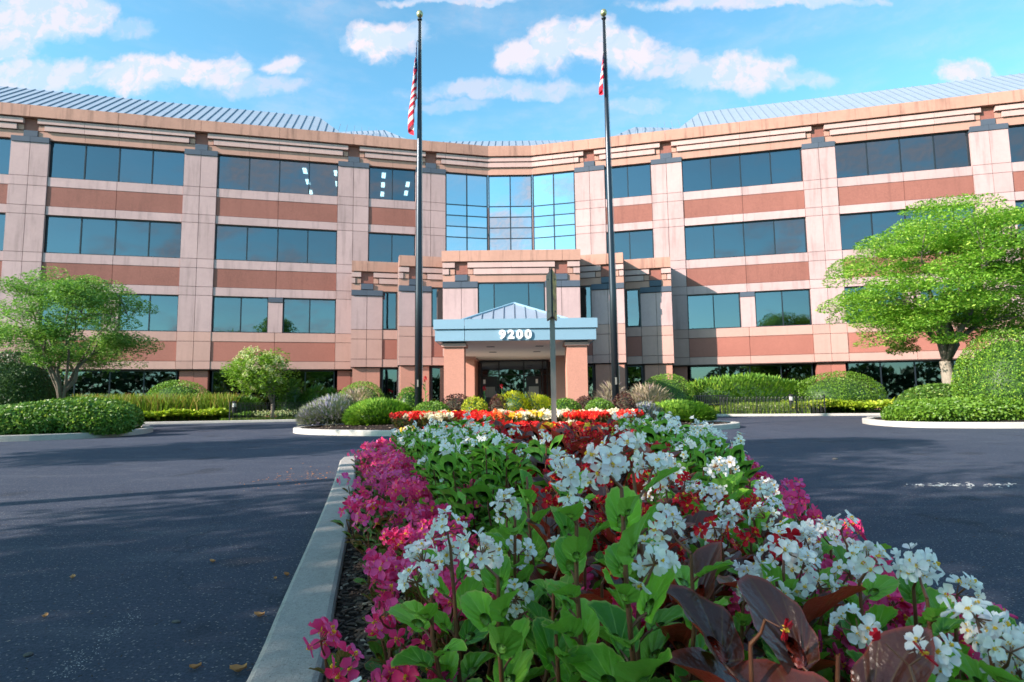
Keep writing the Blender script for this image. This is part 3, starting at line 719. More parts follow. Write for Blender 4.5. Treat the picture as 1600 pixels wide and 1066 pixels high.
#PLANTS
# ------------------------------------------------------------------ plant helpers
def xat(px, py, d): return pix_dir(px, py)[0] * d
def zat(px, py, d): return EYE + pix_dir(px, py)[1] * d
def quads(P, Ax, Nn, ln, wd):
    """rhombus leaves: P base points, Ax long axis, Nn rough normal"""
    Ax = Ax / np.linalg.norm(Ax, axis=1, keepdims=True)
    S = np.cross(Ax, Nn); S /= (np.linalg.norm(S, axis=1, keepdims=True) + 1e-9)
    ln = np.asarray(ln).reshape(-1, 1); wd = np.asarray(wd).reshape(-1, 1)
    U = np.cross(S, Ax)
    a = P; c = P + Ax * ln; m = P + Ax * ln * .45
    b = m + S * wd / 2 + U * ln * .10; d = m - S * wd / 2 + U * ln * .10
    V = np.stack([a, b, c, d], 1).reshape(-1, 3); Fq = np.arange(len(V)).reshape(-1, 4); return V, Fq
def rdir(rs, n):
    v = rs.normal(size=(n, 3)); return v / np.linalg.norm(v, axis=1, keepdims=True)
def lumps(rs, dirs, amp, k=9, sharp=6):
    c = rdir(rs, k); r = np.ones(len(dirs))
    for q in c: r += amp * rs.uniform(.4, 1) * np.exp(sharp * (dirs @ q - 1))
    return r / (1 + amp * .5)
def core_mesh(rs_seed, R, amp, k, sc, zmin=0, seg=18, rings=9):
    V = []; 
    for j in range(rings + 1):
        th = pi * j / rings
        for i in range(seg): V.append((sin(th) * cos(2 * pi * i / seg), sin(th) * sin(2 * pi * i / seg), cos(th)))
    V = np.array(V); r = lumps(np.random.RandomState(rs_seed), V, amp, k); V = V * r[:, None] * np.array(R) * sc
    V[:, 2] = np.maximum(V[:, 2], zmin)
    Fs = [(j * seg + i, (j + 1) * seg + i, (j + 1) * seg + (i + 1) % seg, j * seg + (i + 1) % seg) for j in range(rings) for i in range(seg)]
    return V, Fs
_sh = 0
def shrub(name, label, cat, x, y, z0, rx, ry, h, fol, leaf=.05, n=4000, style='clip', group=None, amp=.12, core=True, k=10, asp=.6, parts=True):
    """h = height of the top above z0; the dome's centre sits a little above the ground"""
    global _sh; _sh += 1; n = int(n * 1.7); seed = 100 + _sh; rs = np.random.RandomState(seed)
    zc = h * (.35 if style != 'spread' else .25); rz = h - zc
    dirs = rdir(rs, n * 2); dirs = dirs[dirs[:, 2] > -.62 * zc / rz - .25][:n]
    r = lumps(np.random.RandomState(seed + 999), dirs, amp, k)
    inn = rs.uniform(0, 1, len(dirs)) ** 2.2
    R = np.array([rx, ry, rz])
    P = dirs * (r * (1 - inn * (.18 if style == 'clip' else .35)))[:, None] * R
    P[:, 2] += zc; P[:, 2] = np.maximum(P[:, 2], .02)
    nr = dirs / R; nr /= np.linalg.norm(nr, axis=1, keepdims=True)
    rnd = rdir(rs, len(P))
    if style in ('clip', 'loose'):
        Ax = np.cross(nr, rnd) + nr * rs.uniform(.1, .9, (len(P), 1)); Nn = nr + rnd * .7
    elif style in ('spray', 'spread'):
        Ax = nr * np.array([1, 1, .45]) + np.array([0, 0, .42]) + rnd * .35; Nn = np.array([0, 0, 1.]) + rnd * .5
    ln = leaf * rs.uniform(.65, 1.35, len(P)); wd = ln * asp
    V, Fq = quads(P, Ax, Nn, ln, wd)
    root = empty(name, (x, y, z0), label, cat, group)
    fo = obj('foliage', mesh_from('foliage', V, Fq, F[fol]), root, kind='stuff')
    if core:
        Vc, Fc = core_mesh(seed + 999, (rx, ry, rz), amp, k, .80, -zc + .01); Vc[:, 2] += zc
        obj('dark_core', mesh_from('dark_core', [tuple(v) for v in Vc], Fc, F['dark'] if fol != 'barberry' else M['twig'], True), root)  # one solid dark lump in place of the shaded inside of the shrub
    return root

def tree(name, label, loc, fork, crown_c, crown_r, nlimb, nclus, nleaf, fol, leaf=.06, trad=.13, seed=1, flat=.34, clr=.55, group=None, barkm='bark', cat='tree', shell=.55, droop=.25, multi=False, zmin=None):
    rs = np.random.RandomState(seed); rr = random.Random(seed)
    root = empty(name, loc, label, cat, group)
    cc = Vector(crown_c); cr = Vector(crown_r)
    mb = MB(); f = Vector((fork[0], fork[1], fork[2])); b0 = Vector((0, 0, -.05))
    mb.tube([b0, b0.lerp(f, .15) + Vector((rr.uniform(-.03, .03), 0, 0)), b0.lerp(f, .55) + Vector((rr.uniform(-.06, .06), 0, 0)), f], [trad * 1.45, trad * 1.08, trad, trad * .86], 10)
    mb.build('trunk', M[barkm], root, smooth=True)
    samples = []
    for i in range(nlimb):
        a = 2 * pi * (i + rr.uniform(-.3, .3)) / nlimb; el = rr.uniform(-.1, .7)
        tip = cc + Vector((cos(a) * cr.x * .72 * cos(el), sin(a) * cr.y * .72 * cos(el), sin(el) * cr.z * .75 - (.1 * cr.z)))
        if i == 0: tip = cc + Vector((0, 0, cr.z * .7))
        st = f.lerp(b0, rr.uniform(0, .12) if not multi else rr.uniform(0, .5)); pts = []
        for k in range(8):
            t = k / 7; p = st.lerp(tip, t); p.z += sin(pi * t) * (.16 * (tip - st).length) * rr.uniform(.7, 1.1)
            p += Vector((rr.uniform(-1, 1), rr.uniform(-1, 1), rr.uniform(-.6, .6))) * .05 * (tip - st).length * (0 if k == 0 else 1)
            pts.append(p)
        r0 = trad * rr.uniform(.45, .62); m2 = MB(); m2.tube(pts, [r0 * (1 - t / 7 * .82) for t in range(8)], 7)
        m2.build('limb', M['bark_dark' if barkm == 'bark' else barkm], root, smooth=True)
        samples += [(p, r0 * (1 - k / 7 * .82)) for k, p in enumerate(pts) if k > 1]
    V_all = []; tw = MB(); 
    cents = []
    while len(cents) < nclus:
        d = rdir(rs, 1)[0]; q = rs.uniform(shell, 1.0) ** .7
        p = np.array([cc.x + d[0] * cr.x * q, cc.y + d[1] * cr.y * q, cc.z + d[2] * cr.z * q])
        if zmin is not None and p[2] < zmin: continue
        # an uneven outline: drop some directions
        if sin(d[0] * 5.1 + seed) + sin(d[1] * 4.3 + seed * 2) + sin(d[2] * 6 + seed) < -1.35: continue
        cents.append(p)
    Ps = []; Axs = []; Ns = []
    for p in cents:
        pv = Vector(p); s = min(samples, key=lambda q: (q[0] - pv).length + (1.2 if q[0].z > pv.z + .2 else 0))
        mid = s[0].lerp(pv, .55) + Vector((0, 0, .10 * (pv - s[0]).length))
        tw.tube([s[0], mid, pv], [min(.022, s[1]), .012, .005], 4, cap=False)
        out = p - np.array(cc); out[2] = 0; L = np.linalg.norm(out) + 1e-6; out /= L
        n = int(nleaf * rs.uniform(.6, 1.4)); g = rs.normal(size=(n, 3)); g /= np.maximum(1, np.linalg.norm(g, axis=1, keepdims=True) * .75)
        rad = clr * rs.uniform(.65, 1.3)
        q = g * np.array([rad, rad, rad * flat]); side = q[:, :2] @ out[:2]
        q[:, 2] -= droop * np.abs(side + rad * .2) 
        Ps.append(p + q); ax = rs.normal(size=(n, 3)) * np.array([1, 1, .35]) + out * .6; Axs.append(ax); Ns.append(np.array([0, 0, 1.]) + rs.normal(size=(n, 3)) * .55)
    P = np.concatenate(Ps); Ax = np.concatenate(Axs); N_ = np.concatenate(Ns); ln = leaf * rs.uniform(.6, 1.4, len(P))
    V, Fq = quads(P, Ax, N_, ln, ln * .45)
    tw.build('twigs', M['bark_dark' if barkm == 'bark' else barkm], root, kind='stuff')
    obj('crown', mesh_from('crown', V, Fq, F[fol]), root, kind='stuff')
    return root

def blades(name, region, n, h, wd, fol, seed, label, cat, lean=.35, hv=.3, z0=.09, kind='stuff', top=True):
    """grass-like blades: region(rs,n)->(n,2) ground points"""
    rs = np.random.RandomState(seed); G = region(rs, n); n = len(G)
    az = rs.uniform(0, 2 * pi, n); H = h * rs.uniform(1 - hv, 1 + hv, n); L = H * lean * rs.uniform(.2, 1.4, n)
    d = np.stack([np.cos(az), np.sin(az), np.zeros(n)], 1); s = np.stack([-np.sin(az), np.cos(az), np.zeros(n)], 1)
    b = np.concatenate([G, np.full((n, 1), z0)], 1); w_ = (wd * rs.uniform(.7, 1.3, n))[:, None]
    m = b + d * (L * .35)[:, None] + np.array([0, 0, 1]) * (H * .62)[:, None]; t = b + d * L[:, None] + np.array([0, 0, 1]) * H[:, None]
    V = np.stack([b - s * w_ / 2, b + s * w_ / 2, m + s * w_ / 2, m - s * w_ / 2, t + s * w_ * .15, t - s * w_ * .15], 1).reshape(-1, 3)
    k = np.arange(n)[:, None] * 6; Fq = np.concatenate([k + np.array([[0, 1, 2, 3]]), k + np.array([[3, 2, 4, 5]])], 0)
    return obj(name, mesh_from(name, V, Fq, F[fol]), None, None, label, cat, None, kind)
def ground_cover(name, region, n, h, leaf, fol, seed, label, cat, z0=.09, lum=2.2, asp=.7):
    rs = np.random.RandomState(seed); G = region(rs, n); n = len(G)
    hh = h * (.62 + .38 * (.5 + .5 * np.sin(G[:, 0] * lum + seed) * np.sin(G[:, 1] * lum * 1.3 + G[:, 0] * .7)))
    z = z0 + hh * rs.uniform(.35, 1, n) ** .5
    P = np.concatenate([G, z[:, None]], 1); Ax = rdir(rs, n) * np.array([1, 1, .4]) + np.array([0, -.35, .1]); N_ = np.array([0, -.3, 1.]) + rdir(rs, n) * .7
    ln = leaf * rs.uniform(.6, 1.4, n); V, Fq = quads(P, Ax, N_, ln, ln * asp)
    return obj(name, mesh_from(name, V, Fq, F[fol]), None, None, label, cat, None, 'stuff')

# ---- off-frame neighbours: trees left of and behind the camera whose shade falls over the drive, and a treeline across the road
for i, (x, y, r, rz, zc, nc) in enumerate([(-8.6, -1.0, 2.7, 2.5, 5.6, 95), (-6.4, -5.2, 2.9, 2.6, 5.8, 100), (-9.8, 2.3, 1.25, .9, 8.4, 40), (-14.6, 6.6, 2.3, 1.6, 5.6, 85), (-4.2, -9.6, 2.8, 2.4, 5.6, 85)]):
    tree('shade_tree', ['shade tree nearest the left side of the flower bed', 'shade tree behind the camera to the left', 'slender tall tree left of the drive', 'broad tree left of the drive level with the hedge', 'shade tree farthest behind the flower bed'][i],
         (x, y, 0), (0, 0, zc - rz * .8), (0, 0, zc), (r, r, rz), 5, nc, (100, 98, 100, 110, 100)[i], 'locust', leaf=.24, trad=.13, seed=30 + i, clr=.62, flat=.5, zmin=None)
rs = np.random.RandomState(5); n = 9000; tx = rs.uniform(-95, 95, n); hump = 6.5 + 1.8 * np.sin(tx * .21) + 1.3 * np.sin(tx * .57 + 1); tz = hump * rs.uniform(0, 1, n) ** .6
P = np.stack([tx, -52 + rs.uniform(-3, 3, n) - .0025 * tx ** 2 * 0, tz], 1); V, Fq = quads(P, rdir(rs, n), rdir(rs, n), rs.uniform(.7, 1.5, n), rs.uniform(.6, 1.2, n))
obj('distant_treeline', mesh_from('distant_treeline', V, Fq, F['far_tree']), None, None, 'dark line of trees far across the car park', 'trees', None, 'stuff')

# ---- trees in view
tx_, ty_ = xat(1492, 600, 18.6), 18.6
tree('honey_locust_tree', 'large bright green tree with layered feathery crown at the right edge', (tx_, ty_, .15), (-.25, 0, 1.75), (.35, 0, 4.35), (3.6, 3.2, 2.45), 9, 185, 780, 'locust', leaf=.085, trad=.17, seed=4, clr=.52, flat=.33, zmin=2.25, shell=.35)
tx_ = xat(98, 622, 19.0)
tree('small_locust_tree', 'small airy tree with forked pale trunk rising behind the left hedge', (tx_, 19.0, .15), (-.05, 0, 1.05), (-.1, 0, 3.3), (2.5, 2.3, 1.6), 10, 96, 560, 'locust_dim', leaf=.078, trad=.11, seed=9, clr=.40, flat=.46, zmin=1.9, shell=.45, multi=True)
hx = xat(423, 655, 27.2)
ht = tree('hydrangea_tree', 'small hydrangea tree with pale creamy blooms behind the low hoop fence', (hx, 27.3, .09), (0, 0, .75), (-.5, 0, 2.3), (1.35, 1.2, .98), 5, 60, 120, 'hydr', leaf=.13, trad=.05, seed=12, clr=.32, flat=.8, shell=.5)
rs = np.random.RandomState(3); n = 46; d = rdir(rs, n); d[:, 1] = -np.abs(d[:, 1]); bl_P = []; bl_A = []; bl_N = []
for q in d:
    c = np.array([-.5, 0, 2.33]) + q * np.array([1.32, 1.15, .98]) * rs.uniform(.8, 1.05); m_ = 44; g = rdir(rs, m_) * rs.uniform(.2, 1, (m_, 1)) ** .5 * np.array([.14, .14, .18])
    bl_P.append(c + g); bl_A.append(rdir(rs, m_)); bl_N.append(g * 6 + rdir(rs, m_) * .3)
V, Fq = quads(np.concatenate(bl_P), np.concatenate(bl_A), np.concatenate(bl_N), np.full(n * m_, .055), np.full(n * m_, .05))
obj('blooms', mesh_from('blooms', V, Fq, F['hydr_fl']), ht, kind='stuff')

# ---- shrubs by the building and in the side islands: (px centre, px width, px top, depth)
def by_px(px, wpx, top, d, z0): return xat(px, 620, d), wpx / 2 / FPX * d, zat(px, top, d) - z0
def dome(px, wpx, top, d, z0, ryf, name, label, cat='shrub', **k):
    x, r, h = by_px(px, wpx, top, d, z0); return shrub(name, label, cat, x, d, z0, r, r * ryf, h, **k)
dome(20, 150, 553, 21.2, .15, .8, 'clipped_shrub', 'large dark rounded shrub left of the small tree at the left edge', fol='dark', leaf=.075, n=11000, amp=.10)
dome(281, 100, 595, 29.0, .09, .8, 'clipped_shrub', 'dark green dome shrub behind the daylilies left of the hydrangea', fol='dome', leaf=.06, n=5200, amp=.08)
dome(564, 74, 596, 27.5, .09, .9, 'clipped_shrub', 'rounded green shrub against the left end of the entrance block', fol='dome', leaf=.055, n=4200)
dome(1041, 88, 584, 28.3, .09, .85, 'clipped_shrub', 'half-sunlit round clipped shrub behind the park bench', fol='dome', leaf=.05, n=5200, amp=.06)
dome(1312, 128, 582, 28.3, .09, .8, 'clipped_shrub', 'broad bright green mound between the bollard and the right hedge', fol='box', leaf=.07, n=6500, style='loose', amp=.14)
dome(1582, 150, 516, 16.9, .15, .9, 'clipped_shrub', 'tall round bright shrub at the right edge under the large tree', fol='dome', leaf=.05, n=12000, amp=.07)
x, r, h = by_px(1165, 185, 597, 29.3, .09)
shrub('spreading_juniper', 'feathery bright juniper spreading behind the bench and the right fence', 'shrub', x, 29.2, .09, r, 1.1, h, 'juniper', leaf=.22, n=4200, style='spray', amp=.3, k=22, asp=.28)
for i, (px, wp_, top) in enumerate([(455, 40, 600), (487, 44, 609), (515, 34, 606), (380, 60, 622)]):
    x, r, h = by_px(px, wp_, top, 28.6, .09)
    shrub('arching_shrub', ['leafy arching shrub at the right side of the hydrangea', 'leafy arching shrub under the dark ground floor window', 'leafy arching shrub nearest the entrance block on the left', 'low leafy shrub below the hydrangea crown'][i], 'shrub', x, 28.6, .09, r, .6, h, 'fern', leaf=.20, n=700, style='spray', amp=.4, asp=.3)
dome(86, 218, 634, 15.9, .13, .45, 'low_hedge', 'wide low hedge spilling to the kerb of the left island', 'hedge', fol='hedge', leaf=.085, n=14000, style='loose', amp=.12, k=30)
dome(-45, 260, 636, 15.2, .13, .45, 'low_hedge', 'low hedge mass cut by the left edge of the picture', 'hedge', fol='hedge', leaf=.085, n=8000, style='loose', amp=.12, k=30)
dome(125, 190, 622, 18.0, .13, .5, 'low_hedge', 'second lower hedge mound at the foot of the small tree', 'hedge', fol='hedge', leaf=.08, n=6500, style='loose', amp=.14, k=20)
dome(1505, 225, 627, 16.7, .13, .42, 'low_hedge', 'bright low hedge along the right island kerb', 'hedge', fol='box', leaf=.08, n=15000, style='loose', amp=.14, k=30)
dome(1640, 190, 628, 16.6, .13, .45, 'low_hedge', 'end of the right hedge cut by the picture edge', 'hedge', fol='box', leaf=.08, n=6000, style='loose', amp=.14, k=30)
dome(1462, 120, 600, 18.4, .13, .5, 'low_hedge', 'higher hedge mound in front of the large tree trunk', 'hedge', fol='hedge', leaf=.07, n=9000, style='loose', amp=.10, k=14)
def strip(px0, px1, dy0, dy1):
    def f(rs, n):
        t = rs.uniform(0, 1, n); x0 = xat(px0, 640, 27.); x1 = xat(px1, 640, 27.); x = x0 + (x1 - x0) * t
        y = 29.35 - .245 * np.abs(x) + rs.uniform(dy0, dy1, n); return np.stack([x, y], 1)
    return f
ground_cover('hosta_bed', strip(150, 352, .35, 1.6), 6500, .52, .14, 'char', 21, 'yellow green leafy ground cover along the far left kerb', 'ground cover')
ground_cover('hosta_bed', strip(354, 470, .9, 2.2), 1500, .34, .12, 'hedge', 22, 'low mixed green planting behind the left hoop fence', 'ground cover')
blades('daylilies', strip(120, 350, 1.5, 3.2), 5200, 1.0, .035, 'grass', 23, 'tall brownish tipped daylily leaves behind the yellow ground cover', 'daylilies')
ground_cover('chartreuse_bed', strip(1236, 1420, .45, 1.7), 6500, .58, .15, 'char', 24, 'bright yellow ground cover right of the bollard light', 'ground cover')
blades('meadow_grass', strip(1125, 1262, .5, 2.2), 4200, .42, .03, 'turf', 25, 'bright grass behind the right hoop fence', 'grass', lean=.6)
blades('meadow_grass', strip(352, 486, .35, 1.0), 1500, .10, .03, 'turf', 26, 'short turf at the foot of the left hoop fence', 'grass', lean=.6)
rs = np.random.RandomState(8)
for (a, b, nm, lb, sd) in ((395, 478, 'white_bedding_flowers', 'scattered small white flowers under the hydrangea', 31), (1150, 1225, 'white_bedding_flowers', 'scattered small pale flowers behind the right fence', 32)):
    rs = np.random.RandomState(sd); G = strip(a, b, .5, 1.2)(rs, 260); P = np.concatenate([G, rs.uniform(.25, .5, (260, 1))], 1)
    V, Fq = quads(P, rdir(rs, 260), np.tile([0, -1., .5], (260, 1)) + rdir(rs, 260) * .4, np.full(260, .07), np.full(260, .07))
    obj(nm, mesh_from(nm, V, Fq, F['hydr_fl']), None, None, lb, 'flowers', None, 'stuff')

# ---- planting in the middle island
IZ = .20
def isl(px, wpx, top, d, name, label, cat='shrub', **k):
    x, r, h = by_px(px, wpx, top, d, IZ); return shrub(name, label, cat, x, d, IZ, r, r * .95, max(h, .2), **k)
isl(522, 84, 628, 18.1, 'catmint_clump', 'grey green catmint at the left end of the flagpole island', 'perennial', fol='lavender', leaf=.17, n=3000, style='spray', amp=.3, asp=.16, k=16)
isl(492, 50, 642, 17.9, 'catmint_clump', 'low outer catmint touching the left tip of the island kerb', 'perennial', fol='lavender', leaf=.15, n=1600, style='spray', amp=.3, asp=.18, k=16)
isl(556, 50, 614, 18.6, 'tan_grass_clump', 'straw coloured feathery clump behind the catmint', 'ornamental grass', fol='tan', leaf=.30, n=500, style='spray', amp=.2, asp=.09, core=False)
isl(598, 100, 630, 17.6, 'spreading_juniper', 'bright green feathery juniper left of the tall left flagpole', 'shrub', fol='juniper', leaf=.14, n=5200, style='spread', amp=.18, asp=.3, k=18)
isl(550, 44, 634, 18.3, 'spreading_juniper', 'small darker juniper between the catmint and the bright juniper', 'shrub', fol='dome', leaf=.12, n=1500, style='spread', amp=.2, asp=.3)
isl(640, 44, 604, 19.4, 'round_boxwood', 'round light shrub just behind the left flagpole', fol='box', leaf=.05, n=1800)
isl(676, 60, 628, 16.6, 'round_boxwood', 'round bright boxwood right of the left flagpole foot', fol='box', leaf=.05, n=2600, style='loose')
isl(713, 56, 617, 17.4, 'barberry_bush', 'dark red barberry in front of the left canopy column', fol='barberry', leaf=.05, n=1800, style='loose', amp=.2)
isl(745, 44, 622, 16.7, 'round_boxwood', 'small yellow green shrub left of the middle barberry', fol='gold', leaf=.05, n=1600, style='loose')
isl(778, 32, 616, 16.7, 'barberry_bush', 'small dark barberry between two yellow shrubs', fol='barberry', leaf=.045, n=1200, style='loose', amp=.2)
isl(806, 54, 621, 16.8, 'golden_shrub', 'bright golden shrub in front of the glass doors', fol='gold', leaf=.08, n=1500, style='spray', asp=.35, amp=.55)
isl(845, 46, 620, 16.9, 'golden_shrub', 'golden shrub just left of the sign post', fol='gold', leaf=.08, n=1300, style='spray', asp=.35, amp=.55)
isl(884, 50, 622, 16.5, 'round_boxwood', 'round green shrub just right of the sign post', fol='box', leaf=.05, n=1900, style='loose')
isl(913, 36, 617, 17.3, 'barberry_bush', 'dark barberry in front of the right canopy column', fol='barberry', leaf=.045, n=1300, style='loose', amp=.2)
isl(938, 52, 625, 16.3, 'round_boxwood', 'round yellow green shrub left of the right flagpole', fol='box', leaf=.05, n=2000, style='loose')
isl(976, 38, 618, 16.6, 'barberry_bush', 'dark barberry at the foot of the right flagpole', fol='barberry', leaf=.045, n=1400, style='loose', amp=.2)
isl(1012, 70, 610, 18.2, 'tan_grass_clump', 'tan feathery plumes right of the right flagpole', 'ornamental grass', fol='tan', leaf=.26, n=900, style='spray', asp=.10, core=False)
isl(955, 50, 604, 19.0, 'tan_grass_clump', 'pale spiky plumes behind the right flagpole', 'ornamental grass', fol='tan', leaf=.26, n=350, style='spray', asp=.09, core=False)
isl(1008, 60, 636, 17.2, 'spreading_juniper', 'dull green juniper below the tan plumes', 'shrub', fol='lavender', leaf=.12, n=1900, style='spread', asp=.3)
isl(1058, 98, 632, 17.7, 'spreading_juniper', 'bright juniper at the right tip of the flagpole island', 'shrub', fol='juniper', leaf=.13, n=5000, style='spread', amp=.16, asp=.3, k=16)
# tall canna stalks with red heads
def canna(px, top, d, label, seed, col='red_petal', big=1.0):
    rs = np.random.RandomState(seed); x = xat(px, 620, d); zt = zat(px, top, d) - IZ; root = empty('canna_plant', (x, d, IZ), label, 'flowering plant')
    mb = MB(); mb.tube([(0, 0, 0), (.02, 0, zt * .5), (.0, 0, zt - .05)], [.02, .015, .008], 6); mb.build('stem', M['cannastem'], root)
    n = 9; P = np.array([[0, 0, zt * t] for t in np.linspace(.1, .8, n)]); az = rs.uniform(0, 6.28, n); Ax = np.stack([np.cos(az), np.sin(az), np.full(n, .9)], 1)
    V, Fq = quads(P, Ax, np.stack([-np.cos(az), -np.sin(az), np.ones(n)], 1), np.full(n, .42 * big), np.full(n, .14 * big)); obj('leaf_cluster', mesh_from('leaf_cluster', V, Fq, F['fern']), root)
    n = 26; P = np.array([0, 0, zt - .02]) + rdir(rs, n) * np.array([.07, .07, .12]) * big; V, Fq = quads(P, rdir(rs, n), rdir(rs, n), np.full(n, .11 * big), np.full(n, .08 * big))
    obj('flower_head', mesh_from('flower_head', V, Fq, M[col]), root)
# ------------------------------------------------------------------ begonia materials
def petalmat(name, ca, cb, tr=.3, rough=.45):
    m, t, o = newmat(name); geo = t.new('ShaderNodeNewGeometry'); ri = geo.outputs['Random Per Island']; oi = t.new('ShaderNodeObjectInfo').outputs['Random']
    f = t.math('FRACT', t.math('ADD', t.math('MULTIPLY', ri, .35), oi)); c = t.mix(f, ca, cb)
    p = t.new('ShaderNodeBsdfPrincipled'); t.set(p.inputs['Base Color'], c); p.inputs['Roughness'].default_value = rough; p.inputs['Specular IOR Level'].default_value = .25
    q = t.new('ShaderNodeBsdfTranslucent'); t.set(q.inputs[0], c); mx = t.new('ShaderNodeMixShader'); mx.inputs[0].default_value = tr
    t.l.new(p.outputs[0], mx.inputs[1]); t.l.new(q.outputs[0], mx.inputs[2]); t.l.new(mx.outputs[0], o.inputs[0]); return m
M['white_petal'] = petalmat('white_petal', (.95, .93, .89), (.92, .88, .87), .35)
M['blush_petal'] = petalmat('blush_petal', (.90, .82, .82), (.88, .72, .74))
M['pink_petal'] = petalmat('magenta_petal', (.93, .035, .17), (.90, .13, .40))
M['red_petal'] = petalmat('red_petal', (.50, .005, .015), (.72, .012, .03))
M['red_bright'] = petalmat('bright_red_petal', (.80, .02, .02), (.85, .05, .03))
M['orange_petal'] = petalmat('orange_petal', (.9, .25, .05), (.9, .12, .04))
M['cream_petal'] = petalmat('cream_petal', (.85, .72, .45), (.8, .75, .6))
M['yellow_petal'] = petalmat('yellow_petal', (.85, .6, .05), (.8, .5, .03))
M['stamen'] = simple('yellow_stamen', (.85, .50, .02), .6)
M['cannastem'] = simple('green_stem', (.12, .2, .04), .6)
def stemmat():
    m, t, o = newmat('red_brown_stem'); pos = t.new('ShaderNodeNewGeometry').outputs['Position']
    prin(t, o, t.mix(t.noise(pos, 40, 3, .6), (.15, .03, .02), (.20, .09, .035)), .45); return m
M['stem'] = stemmat()
def begleaf(name, lo, hi, vein, under, edge, rough=.42, transl=.33, spec=.45, tint=(1.2, 1.4, .5)):
    m, t, o = newmat(name); geo = t.new('ShaderNodeNewGeometry'); oi = t.new('ShaderNodeObjectInfo').outputs['Random']; ri = geo.outputs['Random Per Island']
    uv = t.new('ShaderNodeUVMap'); uv.uv_map = 'UV'; s = t.new('ShaderNodeSeparateXYZ'); t.l.new(uv.outputs[0], s.inputs[0])
    f = t.math('FRACT', t.math('ADD', oi, ri)); pos = geo.outputs['Position']
    c = t.mix(t.math('ADD', t.math('MULTIPLY', f, .75), t.math('MULTIPLY', t.noise(pos, 14, 3, .6), .3), clamp=True), lo, hi)
    a = t.math('ABSOLUTE', t.math('SUBTRACT', t.math('FRACT', t.math('MULTIPLY', s.outputs[0], 10)), .5))
    vw = t.math('MULTIPLY', t.ramp(a, (.41, .5, 0, 1)), t.ramp(s.outputs[1], (1.05, .1, .15, .9)))
    c = t.mix(vw, c, vein)
    c = t.mix(t.math('MULTIPLY', t.ramp(s.outputs[1], (.0, .35, .55, 0)), 1), c, vein)
    c = t.mix(t.ramp(s.outputs[1], (.93, .99, 0, .8)), c, edge)
    c = t.mix(geo.outputs['Backfacing'], c, under)
    p = t.new('ShaderNodeBsdfPrincipled'); t.set(p.inputs['Base Color'], c); p.inputs['Roughness'].default_value = rough; p.inputs['Specular IOR Level'].default_value = spec
    b = t.new('ShaderNodeBump'); b.inputs['Strength'].default_value = .5; b.inputs['Distance'].default_value = .003
    t.l.new(t.math('ADD', t.math('MULTIPLY', a, -2), t.noise(pos, 160, 2, .5)), b.inputs['Height']); t.l.new(b.outputs[0], p.inputs['Normal'])
    q = t.new('ShaderNodeBsdfTranslucent'); t.set(q.inputs[0], t.mix(1, c, tint, 'MULTIPLY')); mx = t.new('ShaderNodeMixShader'); mx.inputs[0].default_value = transl
    t.l.new(p.outputs[0], mx.inputs[1]); t.l.new(q.outputs[0], mx.inputs[2]); t.l.new(mx.outputs[0], o.inputs[0]); return m
M['leaf_green'] = begleaf('green_begonia_leaf', (.05, .20, .018), (.25, .55, .035), (.42, .62, .16), (.20, .40, .07), (.40, .46, .10))
M['leaf_pinkplant'] = begleaf('olive_begonia_leaf', (.04, .12, .02), (.13, .24, .03), (.28, .30, .08), (.20, .12, .05), (.30, .12, .05))
M['leaf_bronze'] = begleaf('bronze_begonia_leaf', (.060, .022, .014), (.17, .045, .028), (.22, .13, .05), (.36, .06, .04), (.30, .05, .03), rough=.3, transl=.28, spec=.7, tint=(1.6, .7, .4))

# ------------------------------------------------------------------ leaf and petal shapes
def leaf_mesh(nm, seed, mat, segs=34, rings=(.3, .62, .86, 1.0), wide=.48, tip=.10, fold=.35, cup=.5, ripple=.035, curl=.25, asym=.12, scal=.03, thick=False):
    rr = random.Random(seed); V = [(0, 0, 0)]; uvv = [(0, 0)]; Fs = []
    ph = rr.uniform(0, 6); 
    for r in rings:
        for i in range(segs + 1):
            a = -pi * .975 + 2 * pi * .975 * i / segs          # 0 = tip direction
            # outline: heart to ovate around the point (0,.42)
            R = wide * (1 + asym * sin(a)) * (1 + tip * max(0, cos(a)) ** 6) * (1 + .10 * cos(2 * a)) 
            bx = sin(a) * R; by = .42 + cos(a) * (R * .98 + .06)
            if abs(a) > pi * .8: k = (abs(a) - pi * .8) / (pi * .13); by -= .06 * (1 - k); bx *= (1 - .35 * k)
            sc = 1 + scal * sin(a * 17 + ph) * (r > .9)
            x = bx * r * sc; y = by * r * sc
            z = fold * abs(x) ** 1.15 + cup * (x * x) * .6 - curl * (y - .1) ** 2 * .5 + ripple * sin(a * 6 + ph) * r ** 3
            V.append((x, y, z)); uvv.append((.5 + a / (2 * pi), r))
    n = segs + 1
    for i in range(segs): Fs.append((0, 1 + i + 1, 1 + i))
    for j in range(len(rings) - 1):
        for i in range(segs): a = 1 + j * n + i; Fs.append((a, a + 1, a + n + 1, a + n))
    me = mesh_from(nm, V, [f[::-1] if len(f) == 4 else f for f in Fs], mat, True)
    uvl = me.uv_layers.new(name='UV')
    for lp in me.loops: uvl.data[lp.index].uv = uvv[lp.vertex_index]
    # make sure the upper side faces up
    if me.polygons[len(me.polygons) // 2].normal.z < 0: me.flip_normals()
    return me
